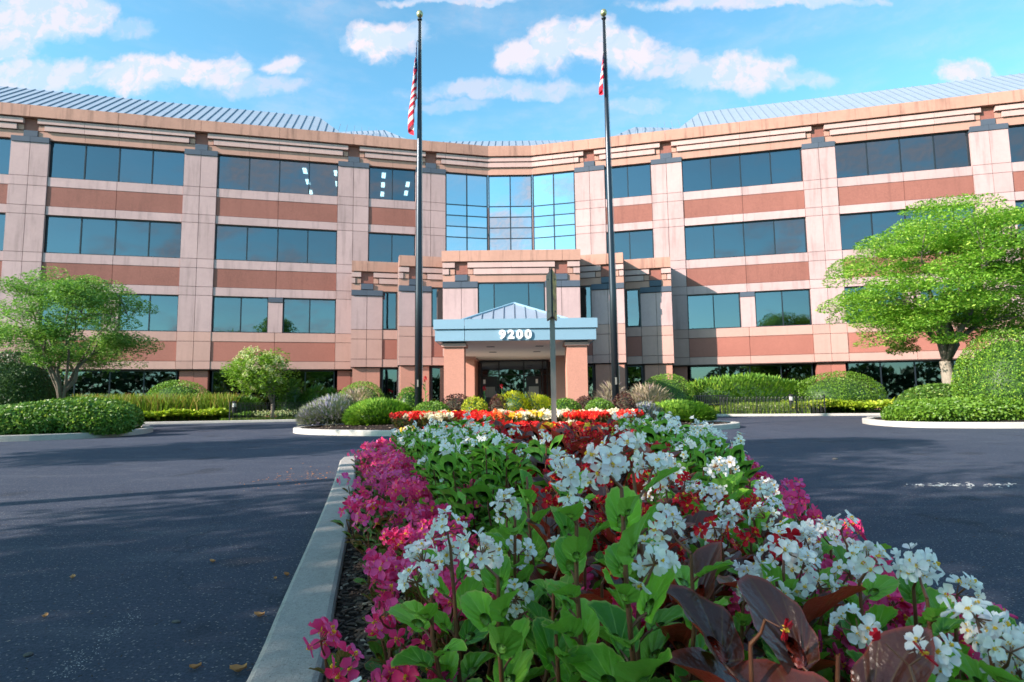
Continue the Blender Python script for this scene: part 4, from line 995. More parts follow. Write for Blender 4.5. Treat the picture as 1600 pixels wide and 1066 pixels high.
def petal_geo(ang, L, Wd, cup, tilt, base=.08, nu=4, nv=3):
    V = []; Fs = []
    for i in range(nu + 1):
        t = i / nu; wv_ = Wd * (sin(pi * min(1, (t * .86 + .09))) ** .75) * (.55 + .45 * t if t < .6 else 1)
        for j in range(nv + 1):
            s = (j / nv - .5) * 2; y = base + (L - base) * t - .05 * L * abs(s) ** 2 * (t > .5); x = s * wv_ / 2
            z = cup * (s * s) * Wd * .5 + tilt * y + .25 * cup * y * y / L - .12 * L * t * t
            V.append((x * cos(ang) - y * sin(ang), x * sin(ang) + y * cos(ang), z))
    for i in range(nu):
        for j in range(nv): a = i * (nv + 1) + j; Fs.append((a, a + 1, a + nv + 2, a + nv + 1))
    return V, Fs
def flower_mesh(nm, kind, mat, hi=True, seed=0):
    rr = random.Random(seed); mb = MB(); nu, nv = (4, 3) if hi else (2, 1)
    if kind == 0: specs = [(0, .020, .025, .3), (pi, .020, .025, .3), (pi / 2, .017, .013, .15), (-pi / 2, .017, .013, .15)]
    elif kind == 1: specs = [(k * pi / 2 + rr.uniform(-.15, .15),   .019, .0165, .2) for k in range(4)]
    elif kind == 2: specs = [(k * 2 * pi / 5 + rr.uniform(-.1, .1), .017, .0145, .25) for k in range(5)]
    else: specs = [(0, .014, .017, .9), (pi, .014, .017, .9), (pi / 2, .010, .010, .8)]
    for a, L, Wd, tl in specs:
        V, Fs = petal_geo(a, L * rr.uniform(.9, 1.1), Wd, rr.uniform(.2, .6), tl * rr.uniform(.3, 1.3), .002, nu, nv); mb.add(V, Fs)
    return mb.mesh(nm, mat, True)
def stamen_mesh(nm, hi=True):
    mb = MB(); rr = random.Random(2)
    if hi:
        for k in range(16):
            a = rr.uniform(0, 6.28); r = rr.uniform(0, .0046); x, y = r * cos(a), r * sin(a); z = .002 + .0045 * (1 - (r / .004) ** 2) ; s = .0014
            mb.add([(x - s, y, z), (x, y - s, z), (x + s, y, z), (x, y + s, z), (x, y, z + s * 1.4), (x, y, z - .003)], [(0, 1, 4), (1, 2, 4), (2, 3, 4), (3, 0, 4), (1, 0, 5), (2, 1, 5), (3, 2, 5), (0, 3, 5)])
    else:
        s = .0058; mb.add([(-s, 0, .001), (0, -s, .001), (s, 0, .001), (0, s, .001), (0, 0, .006)], [(0, 1, 4), (1, 2, 4), (2, 3, 4), (3, 0, 4)])
    return mb.mesh(nm, M['stamen'], False)
LEAF = {}; LEAFLO = {}
LEAF['g'] = [leaf_mesh('leaf', s, M['leaf_green'], wide=.46 + .02 * (s % 3), fold=.3 + .12 * (s % 4), cup=.4 + .2 * (s % 2), curl=.2 + .15 * (s % 3), asym=(-1) ** s * .13, ripple=.03) for s in range(6)]
LEAF['p'] = [leaf_mesh('leaf', s, M['leaf_pinkplant'], segs=16, rings=(.4, .8, 1), wide=.46, fold=.25, asym=(-1) ** s * .1) for s in range(10, 13)]
LEAF['b'] = [leaf_mesh('leaf', s, M['leaf_bronze'], wide=.40, tip=.35, fold=.35 + .1 * (s % 3), cup=.3, curl=.45, asym=(-1) ** s * .18, ripple=.03, scal=.01) for s in range(20, 24)]
lo = dict(segs=8, rings=(.6, 1.0), scal=0)
LEAFLO['g'] = [leaf_mesh('leaf', s, M['leaf_green'], wide=.47, fold=.4, **lo) for s in range(2)]
LEAFLO['p'] = [leaf_mesh('leaf', s, M['leaf_pinkplant'], wide=.46, fold=.3, **lo) for s in range(2)]
LEAFLO['b'] = [leaf_mesh('leaf', s, M['leaf_bronze'], wide=.42, tip=.3, fold=.4, **lo) for s in range(2)]
PM = {'g': 'white_petal', 'p': 'pink_petal', 'b': 'red_petal'}
FLW = {k: [flower_mesh('flower', q, M[PM[k]], True, q + 3) for q in (0, 1, 1, 2, 3)] for k in 'gpb'}
FLW['w2'] = [flower_mesh('flower', q, M['blush_petal'], True, q + 9) for q in (0, 1, 3)]
FLWLO = {k: [flower_mesh('flower', q, M[PM[k]], False, q + 3) for q in (0, 1, 2)] for k in 'gpb'}
STA, STALO = stamen_mesh('stamens'), stamen_mesh('stamens', False)

def basis(y, z):
    """matrix with local Y along y and local Z near z"""
    y = Vector(y).normalized(); x = y.cross(Vector(z)).normalized()
    if x.length < .1: x = Vector((1, 0, 0))
    z = x.cross(y); return Matrix((x, y, z)).transposed().to_4x4()
SPEC = {'g': dict(H=.43, nst=6, leaf=.068, step=.030, clus=9, fs=.92, lean=.42, cr=.030, pc=.85),
        'p': dict(H=.22, nst=8, leaf=.046, step=.032, clus=5, fs=1.3, lean=.6, cr=.026, pc=.72),
        'b': dict(H=.38, nst=6, leaf=.10, step=.052, clus=6, fs=.95, lean=.40, cr=.030, pc=.7)}
def begonia_plan(rr, kind, H=None, leafk=1.0, clusk=1.0, nst=None, lean=None):
    sp = SPEC[kind]; H = H or sp['H'] * rr.uniform(.85, 1.1); L = []; FLs = []; S = []
    nst = nst or sp['nst']; a0 = rr.uniform(0, 6.28)
    for i in range(nst):
        a = a0 + 2 * pi * i / nst + rr.uniform(-.4, .4); ln = (sp['lean'] if lean is None else lean) * rr.uniform(.25, 1.15) * H; h = H * rr.uniform(.78, 1.05)
        b = Vector((cos(a) * .03, sin(a) * .03, 0)); tip = b + Vector((cos(a) * ln, sin(a) * ln, h))
        pts = [b.lerp(tip, t) + Vector((cos(a), sin(a), 0)) * (ln * .35 * sin(pi * t) ) + Vector((rr.uniform(-1, 1), rr.uniform(-1, 1), 0)) * .006 for t in (0, .25, .5, .75, 1)]
        S.append((pts, [.0052, .0048, .0042, .0036, .0028] if kind != 'p' else [.005, .0045, .004, .0032, .0025]))
        def at(t):
            t *= 4; k = min(3, int(t)); return pts[k].lerp(pts[k + 1], t - k)
        n = max(3, int(h * .85 / sp['step'])); side = rr.uniform(0, 6.28)
        for k in range(n):
            t = .17 + .8 * k / n; p = at(t); side += pi + rr.uniform(-.8, .8) ; e = rr.uniform(.15, .9) + .35 * t
            outw = Vector((cos(side) + cos(a) * .6, sin(side) + sin(a) * .6, 0)).normalized(); sz = sp['leaf'] * leafk * rr.uniform(.72, 1.2) * (1.08 - .35 * t * t)
            pet = outw * (sz * .38) + Vector((0, 0, sz * .28)); q = p + pet
            S.append(([p, p + pet * .55 + Vector((0, 0, .003)), q], [.0028, .0024, .002]))
            yv = outw * cos(e) + Vector((0, 0, sin(e))); zv = Vector((-outw.x * .5 + rr.uniform(-.4, .4), -outw.y * .5 + rr.uniform(-.4, .4), 1))
            L.append((rr.randrange(64), Matrix.Translation(q) @ basis(yv, zv) @ Matrix.Scale(sz, 4)))
        # terminal and side flower clusters
        for c_ in range(0 if rr.random() > sp['pc'] else (2 if rr.random() < .25 else 1)):
            tt = 1.0 if c_ == 0 else rr.uniform(.7, .92); p = at(tt); sd = Vector((rr.uniform(-1, 1), rr.uniform(-1, 1), 0)) * (.03 if c_ == 0 else .07)
            top = p + sd + Vector((0, 0, .035 if c_ == 0 else .05)); S.append(([p, p.lerp(top, .5) + sd * .2, top], [.003, .0022, .0018]))
            m = int(sp['clus'] * clusk * rr.uniform(.6, 1.3) + .5)
            for _ in range(m):
                d = Vector((rr.gauss(0, 1), rr.gauss(0, 1), rr.gauss(.35, .8))).normalized(); q = top + d * sp['cr'] * rr.uniform(.5, 1.15)
                S.append(([top, q - d * .004], [.0012, .001]))
                FLs.append((rr.randrange(64), Matrix.Translation(q) @ d.to_track_quat('Z', 'Y').to_matrix().to_4x4() @ Matrix.Rotation(rr.uniform(0, 6.28), 4, 'Z') @ Matrix.Scale(sp['fs'] * rr.uniform(.85, 1.2), 4)))
    return S, L, FLs
GRP = {'g': 'white begonias with green leaves', 'p': 'magenta begonias edging the flower bed', 'b': 'red begonias with bronze leaves'}
CNAME = {'g': 'white_begonia', 'p': 'magenta_begonia', 'b': 'red_begonia'}
def near_plant(rr, kind, x, y, label, **kw):
    S, L, Fl = begonia_plan(rr, kind, **kw)
    root = empty(CNAME[kind], (x, y, soil_z(x, y) - .01), label, 'begonia', GRP[kind])
    mb = MB()
    for pts, rad in S: mb.tube(pts, rad, 6 if rad[0] > .003 else 4, cap=False)
    mb.build('stem', M['stem'], root, smooth=True)
    for i, m in L: obj('leaf', LEAF[kind][i % len(LEAF[kind])], root, m)
    for i, m in Fl:
        src = FLW['w2'] if (kind == 'g' and i % 16 == 0) else FLW[kind]
        f = obj('flower', src[i % len(src)], root, m)
        if i % len(src) != len(src) - 1: obj('stamens', STA, f)
    return root
def joined(nm, items, mats):
    V = []; Fs = []; fm = []; uv = []; base = 0
    for me, m, mi in items:
        n = len(me.vertices); co = np.empty(n * 3, dtype=np.float32); me.vertices.foreach_get('co', co); co = co.reshape(-1, 3)
        A_ = np.array(m); co = co @ A_[:3, :3].T + A_[:3, 3]; V.append(co)
        ul = me.uv_layers.get('UV')
        for p in me.polygons:
            Fs.append(tuple(base + i for i in p.vertices)); fm.append(mi)
            for li in p.loop_indices: uv.append(tuple(ul.data[li].uv) if ul else (0, 0))
        base += n
    me = bpy.data.meshes.new(nm); me.from_pydata(np.concatenate(V).tolist(), [], Fs); me.update()
    for m in mats: me.materials.append(m)
    me.polygons.foreach_set('material_index', fm); me.polygons.foreach_set('use_smooth', [True] * len(Fs))
    u = me.uv_layers.new(name='UV'); u.data.foreach_set('uv', np.array(uv, dtype=np.float32).ravel()); return me
def far_variant(rr, kind, keep=.55, mats=None, fscale=1.1, lscale=1.25):
    S, L, Fl = begonia_plan(rr, kind); mb = MB()
    for pts, rad in S:
        if rad[0] > .004: mb.tube([pts[0], pts[2], pts[4]], [rad[0], rad[2], rad[4]], 3, cap=False)
    st = mb.mesh('stem', M['stem'])
    its = [(LEAFLO[kind][i % 2], m @ Matrix.Scale(lscale, 4), 0) for i, m in L] + [(st, Matrix.Identity(4), 1)]
    fo = joined('foliage', its, [LEAFLO[kind][0].materials[0], M['stem']])
    fl = joined('blooms', [(FLWLO[kind][i % 3], m @ Matrix.Scale(fscale, 4), 0) for i, m in Fl if kind != 'g' or sin(m[0][3] * 37 + m[1][3] * 29) > 1 - 2 * keep] + [(STALO, m, 1) for i, m in Fl if i % 4 and (kind != 'g' or sin(m[0][3] * 37 + m[1][3] * 29) > 1 - 2 * keep)], [mats or M[PM[kind]], M['stamen']])
    return fo, fl
rr = random.Random(11)
FARV = {k: [far_variant(rr, k, fscale=1.05 if k == 'p' else 1.1) for _ in range(5)] for k in 'gpb'}
def far_plant(kind, x, y, z, label, rz, sc, group=None, var=None, nm=None):
    fo, fl = (var or FARV[kind])[rr.randrange(len(var or FARV[kind]))]
    root = empty(nm or CNAME[kind], (x, y, z), label, 'begonia', group or GRP[kind], rz); root.scale = (sc, sc, sc)
    obj('foliage', fo, root, kind='stuff'); obj('blooms', fl, root, kind='stuff'); return root

def zone(x, y):
    l, r = bed_l(y), bed_r(y); e = min(x - l, r - x); c = (x - l) / (r - l)
    return e, c
NEAR_D = 2.35
spots = []; rs2 = random.Random(5)
def nth(n):
    W_ = ['', 'first', 'second', 'third', 'fourth', 'fifth', 'sixth', 'seventh', 'eighth', 'ninth', 'tenth', 'eleventh', 'twelfth', 'thirteenth', 'fourteenth', 'fifteenth', 'sixteenth', 'seventeenth', 'eighteenth', 'nineteenth', 'twentieth']
    return W_[n] if n <= 20 else str(n) + ('st' if n % 10 == 1 else 'nd' if n % 10 == 2 else 'rd' if n % 10 == 3 else 'th')
near = []; far = []
# magenta edging: an outer and an inner row along each kerb; white and red plants in cross rows between them
yy_ = .42; cnt = 0
while yy_ < 7.75:
    l, r = bed_l(yy_), bed_r(yy_); cnt += 1
    if yy_ > 7.2: l += (yy_ - 7.2) * 1.2; r -= (yy_ - 7.2) * 1.2
    for side in (-1, 1):
        for off, rn in ((.22, 'outer'), (.40, 'inner')) + (((.58, 'third'),) if yy_ < 1.6 else ()):
            x = (l + off + rs2.uniform(-.04, .04)) if side < 0 else (r - off + rs2.uniform(-.04, .04))
            spots.append(('p', x, yy_ + rs2.uniform(-.05, .05), f"magenta begonia, {nth(cnt)} from the camera in the {rn} row along the {'left' if side < 0 else 'right'} kerb"))
    yy_ += .20
yy_ = .44; row = 0
while yy_ < 7.7:
    l, r = bed_l(yy_) + .66, bed_r(yy_) - .55; row += 1
    if yy_ > 7.2: l += (yy_ - 7.2) * 1.1; r -= (yy_ - 7.2) * 1.1
    nx_ = max(3, int((r - l) / (.21 if yy_ < 2.2 else .25)))
    for i in range(nx_ + 1):
        x = l + (r - l) * i / nx_ + rs2.uniform(-.06, .06); c = (x - bed_l(yy_)) / (bed_r(yy_) - bed_l(yy_)); cmid = .50 if yy_ > 1.2 else .60
        kind = 'b' if abs(c - cmid) < (.19 if yy_ > 2.7 else .14 if yy_ > 1.3 else .07) else 'g'
        spots.append((kind, x, yy_ + rs2.uniform(-.06, .06), f"{'red begonia with bronze leaves' if kind == 'b' else 'white begonia with green leaves'}, {nth(i + 1)} from the left in the {nth(row)} cross row"))
    yy_ += .20 if yy_ < 2.2 else .235
HERO = [('b', .36, .72), ('g', -.05, .56), ('g', .17, .93), ('g', -.04, 1.12), ('g', .60, .74), ('b', .36, 1.18), ('g', .10, 1.45), ('g', .74, .62), ('g', .56, .98), ('g', .78, .92), ('g', .50, .545)]
for kind, x, y, lb in spots:
    if y < 0.3 or abs(x) > y * .95 + .35: continue
    if kind != 'p' and hypot(x, y) < .66: continue
    if kind == 'b' and y < 1.05: continue
    if kind == 'g' and y < 2.3 and x < bed_l(y) + .80: continue
    if y < NEAR_D:
        if all(hypot(x - h[1], y - h[2]) > .17 for h in HERO): near.append((kind, x, y, lb))
    else: far.append((kind, x, y, lb))
for i, (kind, x, y, lb) in enumerate(near):
    e = {}
    if kind == 'g': e = dict(H=.31 if y < 1.1 else .36 if y < 1.6 else .41, leafk=.78 if y < 1.3 else 1.0, clusk=1.2)
    if kind == 'g' and x < bed_l(y) + .75: e = dict(H=.32, lean=.22)
    if kind == 'b': e = dict(H=.30 if y < 1.2 else .36)
    if kind == 'p': e = dict(H=.23, clusk=1.3, lean=.42)
    if kind == 'p' and x < -.35 and y < .8: continue
    if x > .62 and kind != 'p': e = dict(H=.32 if y < 1.3 else .37 if y < 1.8 else .41, clusk=1.2)
    near_plant(random.Random(500 + i), kind, x, y, lb, **e)
def mixvar(k, pm, seed):
    return [far_variant(random.Random(seed + q), k, mats=M[pm], fscale=2.1, lscale=1.5) for q in range(2)]
IV = {'red': mixvar('p', 'red_bright', 50), 'cream': mixvar('p', 'cream_petal', 60), 'yellow': mixvar('p', 'yellow_petal', 70), 'orange': mixvar('p', 'orange_petal', 80)}
nb = 0
for kind, x, y, lb in list(far):
    c = (x - bed_l(y)) / (bed_r(y) - bed_l(y))
    if y > 5.0 and kind != 'p' and abs(c - .52) < .10 + .13 * (y - 5.0):
        far.remove((kind, x, y, lb)); nb += 1; cc_ = rr.choices(['red', 'cream', 'yellow', 'orange'], [.78, .15, .05, .02])[0]
        far_plant('p', x, y, soil_z(x, y) + .02, f'{cc_} bedding plant,' + lb.split(',')[1] + ' of the bed', rr.uniform(0, 6.28), rr.uniform(1.15, 1.35), 'bright mixed bedding at the far end of the flower bed', IV[cc_], 'bedding_plant')
for kind, x, y, lb in far: far_plant(kind, x, y, soil_z(x, y) - .01, lb, rr.uniform(0, 6.28), rr.uniform(.9, 1.12))
HL = ['huge dark bronze leaves of the begonia closest to the camera on the right', 'white begonia head nearest the camera, left of the broad green leaves', 'tall white begonia whose flower head stands above all the others', 'white begonia cluster leaning over the magenta edging at left',
      'white begonia right of the huge bronze leaves', 'bronze begonia with big pointed leaves behind the nearest one', 'leafy green begonia in the middle of the white ones', 'pale white begonia at the lower right corner', 'white begonia just beyond the huge bronze leaves', 'white begonia by the right magenta edging, nearest row', 'blurred white begonia head cut by the right edge of the picture']
HK = [dict(H=.34, leafk=1.35, clusk=.3, nst=4, lean=.2), dict(H=.38, clusk=1.5, leafk=.78), dict(H=.54, clusk=1.5, nst=4, lean=.2), dict(H=.42, clusk=1.3), dict(H=.30, clusk=1.1), dict(H=.40, leafk=1.1, clusk=.8), dict(H=.46), dict(H=.30, clusk=1.3), dict(H=.36, clusk=1.2), dict(H=.34, clusk=1.2), dict(H=.40, clusk=1.3, nst=3, lean=.12)]
for i, (kind, x, y) in enumerate(HERO):
    o = near_plant(random.Random(900 + i), kind, x, y, HL[i], **HK[i]); del o['group']

# red, white and yellow bedding at the front of the island
for i in range(17):
    for j in range(5):
        x = -2.75 + 5.8 * i / 16 + rr.uniform(-.12, .12); y = 14.78 + .3 * j + rr.uniform(-.08, .08) + .035 * abs(x - .1) ** 1.6
        c = rr.choices(['red', 'cream', 'yellow', 'orange'], [.74, .16, .07, .03])[0]
        far_plant('p', x, y, .14, f'{c} flowered bedding plant, {nth(i + 1)} from the left in the {nth(j + 1)} row before the golden shrubs', rr.uniform(0, 6.28), rr.uniform(1.35, 1.6), 'bedding plants at the front of the flagpole island', IV[c], 'bedding_plant')
canna(664, 592, 19.0, 'red canna standing just right of the left flagpole', 1, big=.55); canna(757, 606, 18.0, 'short red canna left of the golden shrubs', 2, big=.4)
canna(784, 603, 18.2, 'red canna at the middle of the doors', 3, big=.45); canna(653, 590, 19.4, 'leafy green canna beside the left flagpole', 5, big=.9)

# ------------------------------------------------------------------ flagpoles, flags, sign
M['pole'] = simple('dark_bronze_pole', (.035, .045, .055), .32, .6); M['gold'] = simple('gilded_ball', (.45, .42, .22), .3, .7)
M['galv'] = simple('weathered_steel', (.24, .225, .195), .55, .25); M['black'] = simple('black_metal', (.012, .013, .015), .4); M['rope'] = simple('halyard_rope', (.6, .6, .55), .8)
def flagpole(px, top, label, x0, x1):
    """leans a touch: x0 at the foot, x1 at the top"""
    d = 17.0; zt = zat(px, top, d); r = empty('flagpole', (x0, d, IZ), label, 'flagpole', 'flagpoles'); H = zt - IZ
    mb = MB(); mb.tube([(0, 0, 0), (0, 0, H * .3), ((x1 - x0) * .6, 0, H * .65), (x1 - x0, 0, H - .18)], [.105, .098, .074, .042], 14); mb.build('shaft', M['pole'], r, smooth=True)
    mb = MB(); mb.tube([(0, 0, 0), (0, 0, .05), (0, 0, .12), (0, 0, .16)], [.22, .20, .15, .11], 16); mb.build('collar', M['pole'], r, smooth=True)
    mb = MB(); X = x1 - x0; mb.tube([(X, 0, H - .2), (X, 0, H - .17), (X, 0, H - .13)], [.07, .075, .03], 12); mb.build('truck', M['pole'], r)
    mb = MB(); mb.tube([(X, 0, H - .12 + .115 * (1 - cos(pi * k / 8))) for k in range(9)], [max(.004, .10 * sin(pi * k / 8)) for k in range(9)], 14); mb.build('ball', M['gold'], r, smooth=True)
    mb = MB(); mb.tube([(.115, -.03, 1.1), (.10 + X * .5, -.03, H * .5), (X + .05, -.02, H - .2)], .006, 4); mb.build('halyard', M['rope'], r)
    mb = MB(); mb.box(-.02, .02, -.15, -.09, 1.05, 1.25); mb.build('cleat', M['galv'], r)
    return d, H, X
d_, H_, X_ = flagpole(656, 22, 'left of the two tall dark flagpoles with the striped flag', -2.68, -2.68)
d_, H2_, X2_ = flagpole(943, 20, 'right of the two tall dark flagpoles with the small red and white flag', 2.93, 2.90)
def clothmat(nm, c): return petalmat(nm, c, scl(c, .85), .35, .8)
M['f_red'] = clothmat('red_cloth', (.72, .03, .06)); M['f_white'] = clothmat('white_cloth', (.82, .82, .82)); M['f_blue'] = clothmat('navy_cloth', (.02, .04, .14))
def flag(nm, label, px_l, top, bot, poleX, nstr, colour, seed, hoist, drop, wid):
    """limp cloth: hoist edge on the pole, fly end fallen straight down in pleats"""
    d = 17.0; zt = zat(650, top, d); zb = zat(650, bot, d); hoist = (zt - zb) * .60; drop = (zt - zb) - hoist; rr = random.Random(seed)
    root = obj(nm, None, None, Matrix.Translation((poleX, d, zt)), label, 'flag')
    NU, NVs = 22, 3; V = []; Fs = []; fm = []; nv = nstr * NVs
    for i in range(NU + 1):
        u = i / NU
        for j in range(nv + 1):
            v = j / nv; w_ = wid * (u ** .5) * (.35 + .9 * v) * (1 - .45 * max(0, v + u * .6 - 1.1))
            pl = sin(u * 15 + v * 2.2) * .5 + .5
            V.append((-.055 - w_ * (.25 + .75 * pl) - .01 * sin(v * 9), -.10 - .10 * cos(u * 15 + v * 3) * u ** .5, -v * hoist - drop * u ** .8 * (.95 + .05 * sin(v * 7))))
    for i in range(NU):
        for j in range(nv): a = i * (nv + 1) + j; Fs.append((a, a + 1, a + nv + 2, a + nv + 1)); fm.append(colour((i + .5) / NU, (j + .5) / nv, j // NVs))
    me = mesh_from('cloth', V, Fs, [M['f_red'], M['f_white'], M['f_blue']], True, fm); obj('cloth', me, root)
    # toggles that clip it to the halyard
    for z in (0, -hoist):
        mb = MB(); mb.tube([(-.06, -.1, z), (-.03, -.02, z)], .012, 5); mb.build('clip', M['galv'], root)
def us(u, v, k):
    if u < .42 and v < 7 / 13: return 1 if (int(u * 22) % 3 == 1 and int(v * 39) % 3 == 1) else 2
    return 0 if k % 2 == 0 else 1
def oh(u, v, k):
    if u < .35 and abs(v - .5) < .5 - u: return 0 if hypot((u - .14) * 1.6, v - .5) < .10 else (1 if hypot((u - .14) * 1.6, v - .5) < .20 else 2)
    return 0 if k % 2 == 0 else 1
flag('national_flag', 'limp red and white striped flag with blue canton on the left pole', 640, 66, 217, -2.68, 13, us, 1, 1.5, 1.2, .30)
flag('state_flag', 'small limp red white and blue flag on the right pole', 937, 88, 156, 2.90, 5, oh, 2, .9, .6, .17)

sg = empty('sign_post', (.545, 7.95, .12), 'slim square steel post with a sign seen almost edge-on at the end of the bed', 'sign')
sm = lambda z0, z1, x0, x1, y0, y1: (x1 - x0, y1 - y0, z1 - z0, Matrix.Translation(((x0 + x1) / 2, (y0 + y1) / 2, (z0 + z1) / 2)))
a_, b_, c_, m_ = sm(0, 2.42, -.033, .033, -.033, .033); obj('post', boxmesh('post', a_, b_, c_, M['galv']), sg, m_)
M['sign_face'] = None
def signface():
    m, t, o = newmat('weathered_sign_face'); pos = t.new('ShaderNodeNewGeometry').outputs['Position']; n = t.noise(t.vmath('MULTIPLY', pos, (1, 1, 2)), 4, 4, .6)
    prin(t, o, t.mix(t.ramp(n, (.35, .65, 0, 1)), (.16, .09, .03), (.62, .46, .10)), .5); return m
M['sign_face'] = signface()
for e, ang in ((-1, 95), (1, 79)):
    R_ = Matrix.Rotation(radians(ang), 4, 'Z')
    pn = obj('sign_panel', boxmesh('sign_panel', .46, .016, .64, M['black']), sg, Matrix.Translation((e * .028, 0, 2.13)) @ R_)
    obj('sign_face', boxmesh('sign_face', .44, .004, .62, M['sign_face' if e > 0 else 'galv']), pn, Matrix.Translation((0, (-1 if e > 0 else 1) * .011, 0)))
    for z in (-.22, .22): obj('bolt', boxmesh('bolt', .02, .02, .02, M['galv']), pn, Matrix.Translation((0, (-1 if e > 0 else 1) * .02, z)))

# ------------------------------------------------------------------ fences, bollards, bench
def hoop_fence(px0, px1, posts, label):
    x0, x1 = xat(px0, 650, 26.2), xat(px1, 650, 26.2); f = empty('hoop_fence', (x0, ky(x0) + .32, .09), label, 'fence', 'low hoop fences')
    def pt(x): return Vector((x - x0, ky(x) - ky(x0), 0))
    H = .78; n = int((x1 - x0) / .15); hm = {}
    for i in range(n):
        p = pt(x0 + (x1 - x0) * (i + .5) / n)
        if 'h' not in hm:
            mb = MB(); mb.tube([(-.055, 0, .05)] + [(-.055, 0, H - .06)] + [(.055 * cos(pi - pi * k / 5), 0, H - .06 + .055 * sin(pi * k / 5)) for k in range(1, 5)] + [(.055, 0, H - .06), (.055, 0, .05)], .0095, 4); hm['h'] = mb.mesh('hoop', M['black'])
        obj('hoop', hm['h'], f, Matrix.Translation(p))
    for z in (.10, H - .14):
        mb = MB(); mb.tube([pt(x0) + Vector((0, 0, z)), pt(x1) + Vector((0, 0, z))], .009, 4); mb.build('rail', M['black'], f)
    for px in posts:
        x = xat(px, 650, 26.2); mb = MB(); mb.box(-.018, .018, -.018, .018, -.05, H + .06); mb.build('post', M['black'], f, Matrix.Translation(pt(x)))
hoop_fence(352, 482, (352, 416, 482), 'low black hoop fence in front of the hydrangea tree')
hoop_fence(1140, 1292, (1140, 1195, 1252, 1292), 'low black hoop fence right of the bench')
def bollard(px, d, label):
    b = empty('bollard_light', (xat(px, 640, d), d, .085), label, 'bollard light', 'bollard lights')
    mb = MB(); mb.tube([(0, 0, 0), (0, 0, .60)], .11, 16); mb.build('body', M['black'], b, smooth=False)
    mb = MB(); mb.tube([(0, 0, .60), (0, 0, .78)], .085, 16); mb.build('lens', M['white'], b)
    for k in range(3): mb = MB(); mb.tube([(0, 0, .64 + .05 * k), (0, 0, .652 + .05 * k)], .108, 16); mb.build('louvre', M['galv'], b)
    mb = MB(); mb.tube([(0, 0, .78), (0, 0, .84), (0, 0, .87)], [.11, .11, .06], 16); mb.build('cap', M['black'], b)
bollard(366, 27.6, 'bollard light left of the hydrangea tree'); bollard(1237, 27.0, 'bollard light between the right fence and the yellow ground cover')
bx_ = xat(1110, 640, 27.7)
be = empty('park_bench', (bx_, 27.75, .09), 'black metal slatted bench facing away beside the round shrub', 'bench', None, radians(-8))
for i in range(5): obj('seat_slat', boxmesh('seat_slat', 1.6, .07, .025, M['black']), be, Matrix.Translation((0, -.02 + .09 * i, .43)))
for i in range(19): obj('back_slat', boxmesh('back_slat', .035, .018, .40, M['black']), be, Matrix.Translation((-.76 + .0844 * i, -.10, .64)))
for z in (.45, .85): obj('back_rail', boxmesh('back_rail', 1.64, .04, .04, M['black']), be, Matrix.Translation((0, -.10, z)))
for s in (-1, 1):
    for y_ in (-.10, .36): obj('leg', boxmesh('leg', .05, .05, .43, M['black']), be, Matrix.Translation((s * .78, y_, .215)))
    obj('armrest', boxmesh('armrest', .05, .48, .03, M['black']), be, Matrix.Translation((s * .78, .13, .66)))

# ------------------------------------------------------------------ litter on the asphalt and loose mulch
M['dry'] = petalmat('dry_leaf', (.42, .15, .05), (.62, .33, .14), .2, .8); M['pebble'] = concrete('pebble', (.14, .13, .12)); M['chalk'] = simple('pale_chip', (.55, .54, .5), .9)
def dry_leaf(x, y, s, label, rz, col='dry'):
    V = []; Fs = []; n = 6
    for i in range(n + 1):
        t = i / n; w_ = .36 * sin(pi * (t * .94 + .03)) ** .8
        for q in (-1, 0, 1): V.append((q * w_ * s, (t - .5) * s, (.26 * abs(q) + .75 * (t - .45) ** 2 + .10 * sin(t * 9 + q * 2) * .5 + .04) * s))
    for i in range(n):
        for j in range(2): a = i * 3 + j; Fs.append((a, a + 1, a + 4, a + 3))
    r = empty('fallen_leaf', (x, y, .003), label, 'leaf', None, rz); obj('blade', mesh_from('blade', V, Fs, M[col], True), r)
    mb = MB(); mb.tube([(0, -.5 * s, .03 * s), (.04 * s, -.75 * s, .02 * s)], .02 * s, 4); mb.build('stalk', M['stem'], r)
for (px, py, s, lb, rz) in [(113, 905, .035, 'small curled brown leaf far out on the dark asphalt at left', .4), (332, 880, .035, 'brown leaf lying halfway between the kerb and the left edge', 1.2), (305, 1047, .035, 'reddish leaf at the bottom left of the asphalt', 2.2),
                            (448, 901, .035, 'tan leaf close against the left kerb', .9), (372, 1052, .05, 'long brown leaf touching the foot of the near kerb', 1.9), (405, 965, .04, 'thin dry leaf beside the kerb lying flat', 1.6), (70, 966, .03, 'tiny brown leaf near the left edge', .2), (430, 906, .022, 'small brown scrap beside the tan leaf', .3)]:
    k = EYE / -pix_dir(px, py)[1]; dry_leaf(pix_dir(px, py)[0] * k, k, s, lb, rz)
def pebble(px, py, s, lb, sx=1.6):
    k = EYE / -pix_dir(px, py)[1]; rs = np.random.RandomState(int(px)); V, Fc = core_mesh(int(px), (s * sx, s, s * .55), .25, 6, 1.0, -1, 12, 7)
    obj('pebble', mesh_from('pebble', [tuple(v) for v in V], Fc, M['pebble'], True), None, Matrix.Translation((pix_dir(px, py)[0] * k, k, s * .35)), lb, 'stone')
pebble(275, 973, .011, 'flat grey pebble on the asphalt left of the kerb', 1.8); pebble(44, 1025, .014, 'round dark pebble near the bottom left corner', 1.1); pebble(1305, 718, .03, 'small pale stone on the far right asphalt', 1.4)
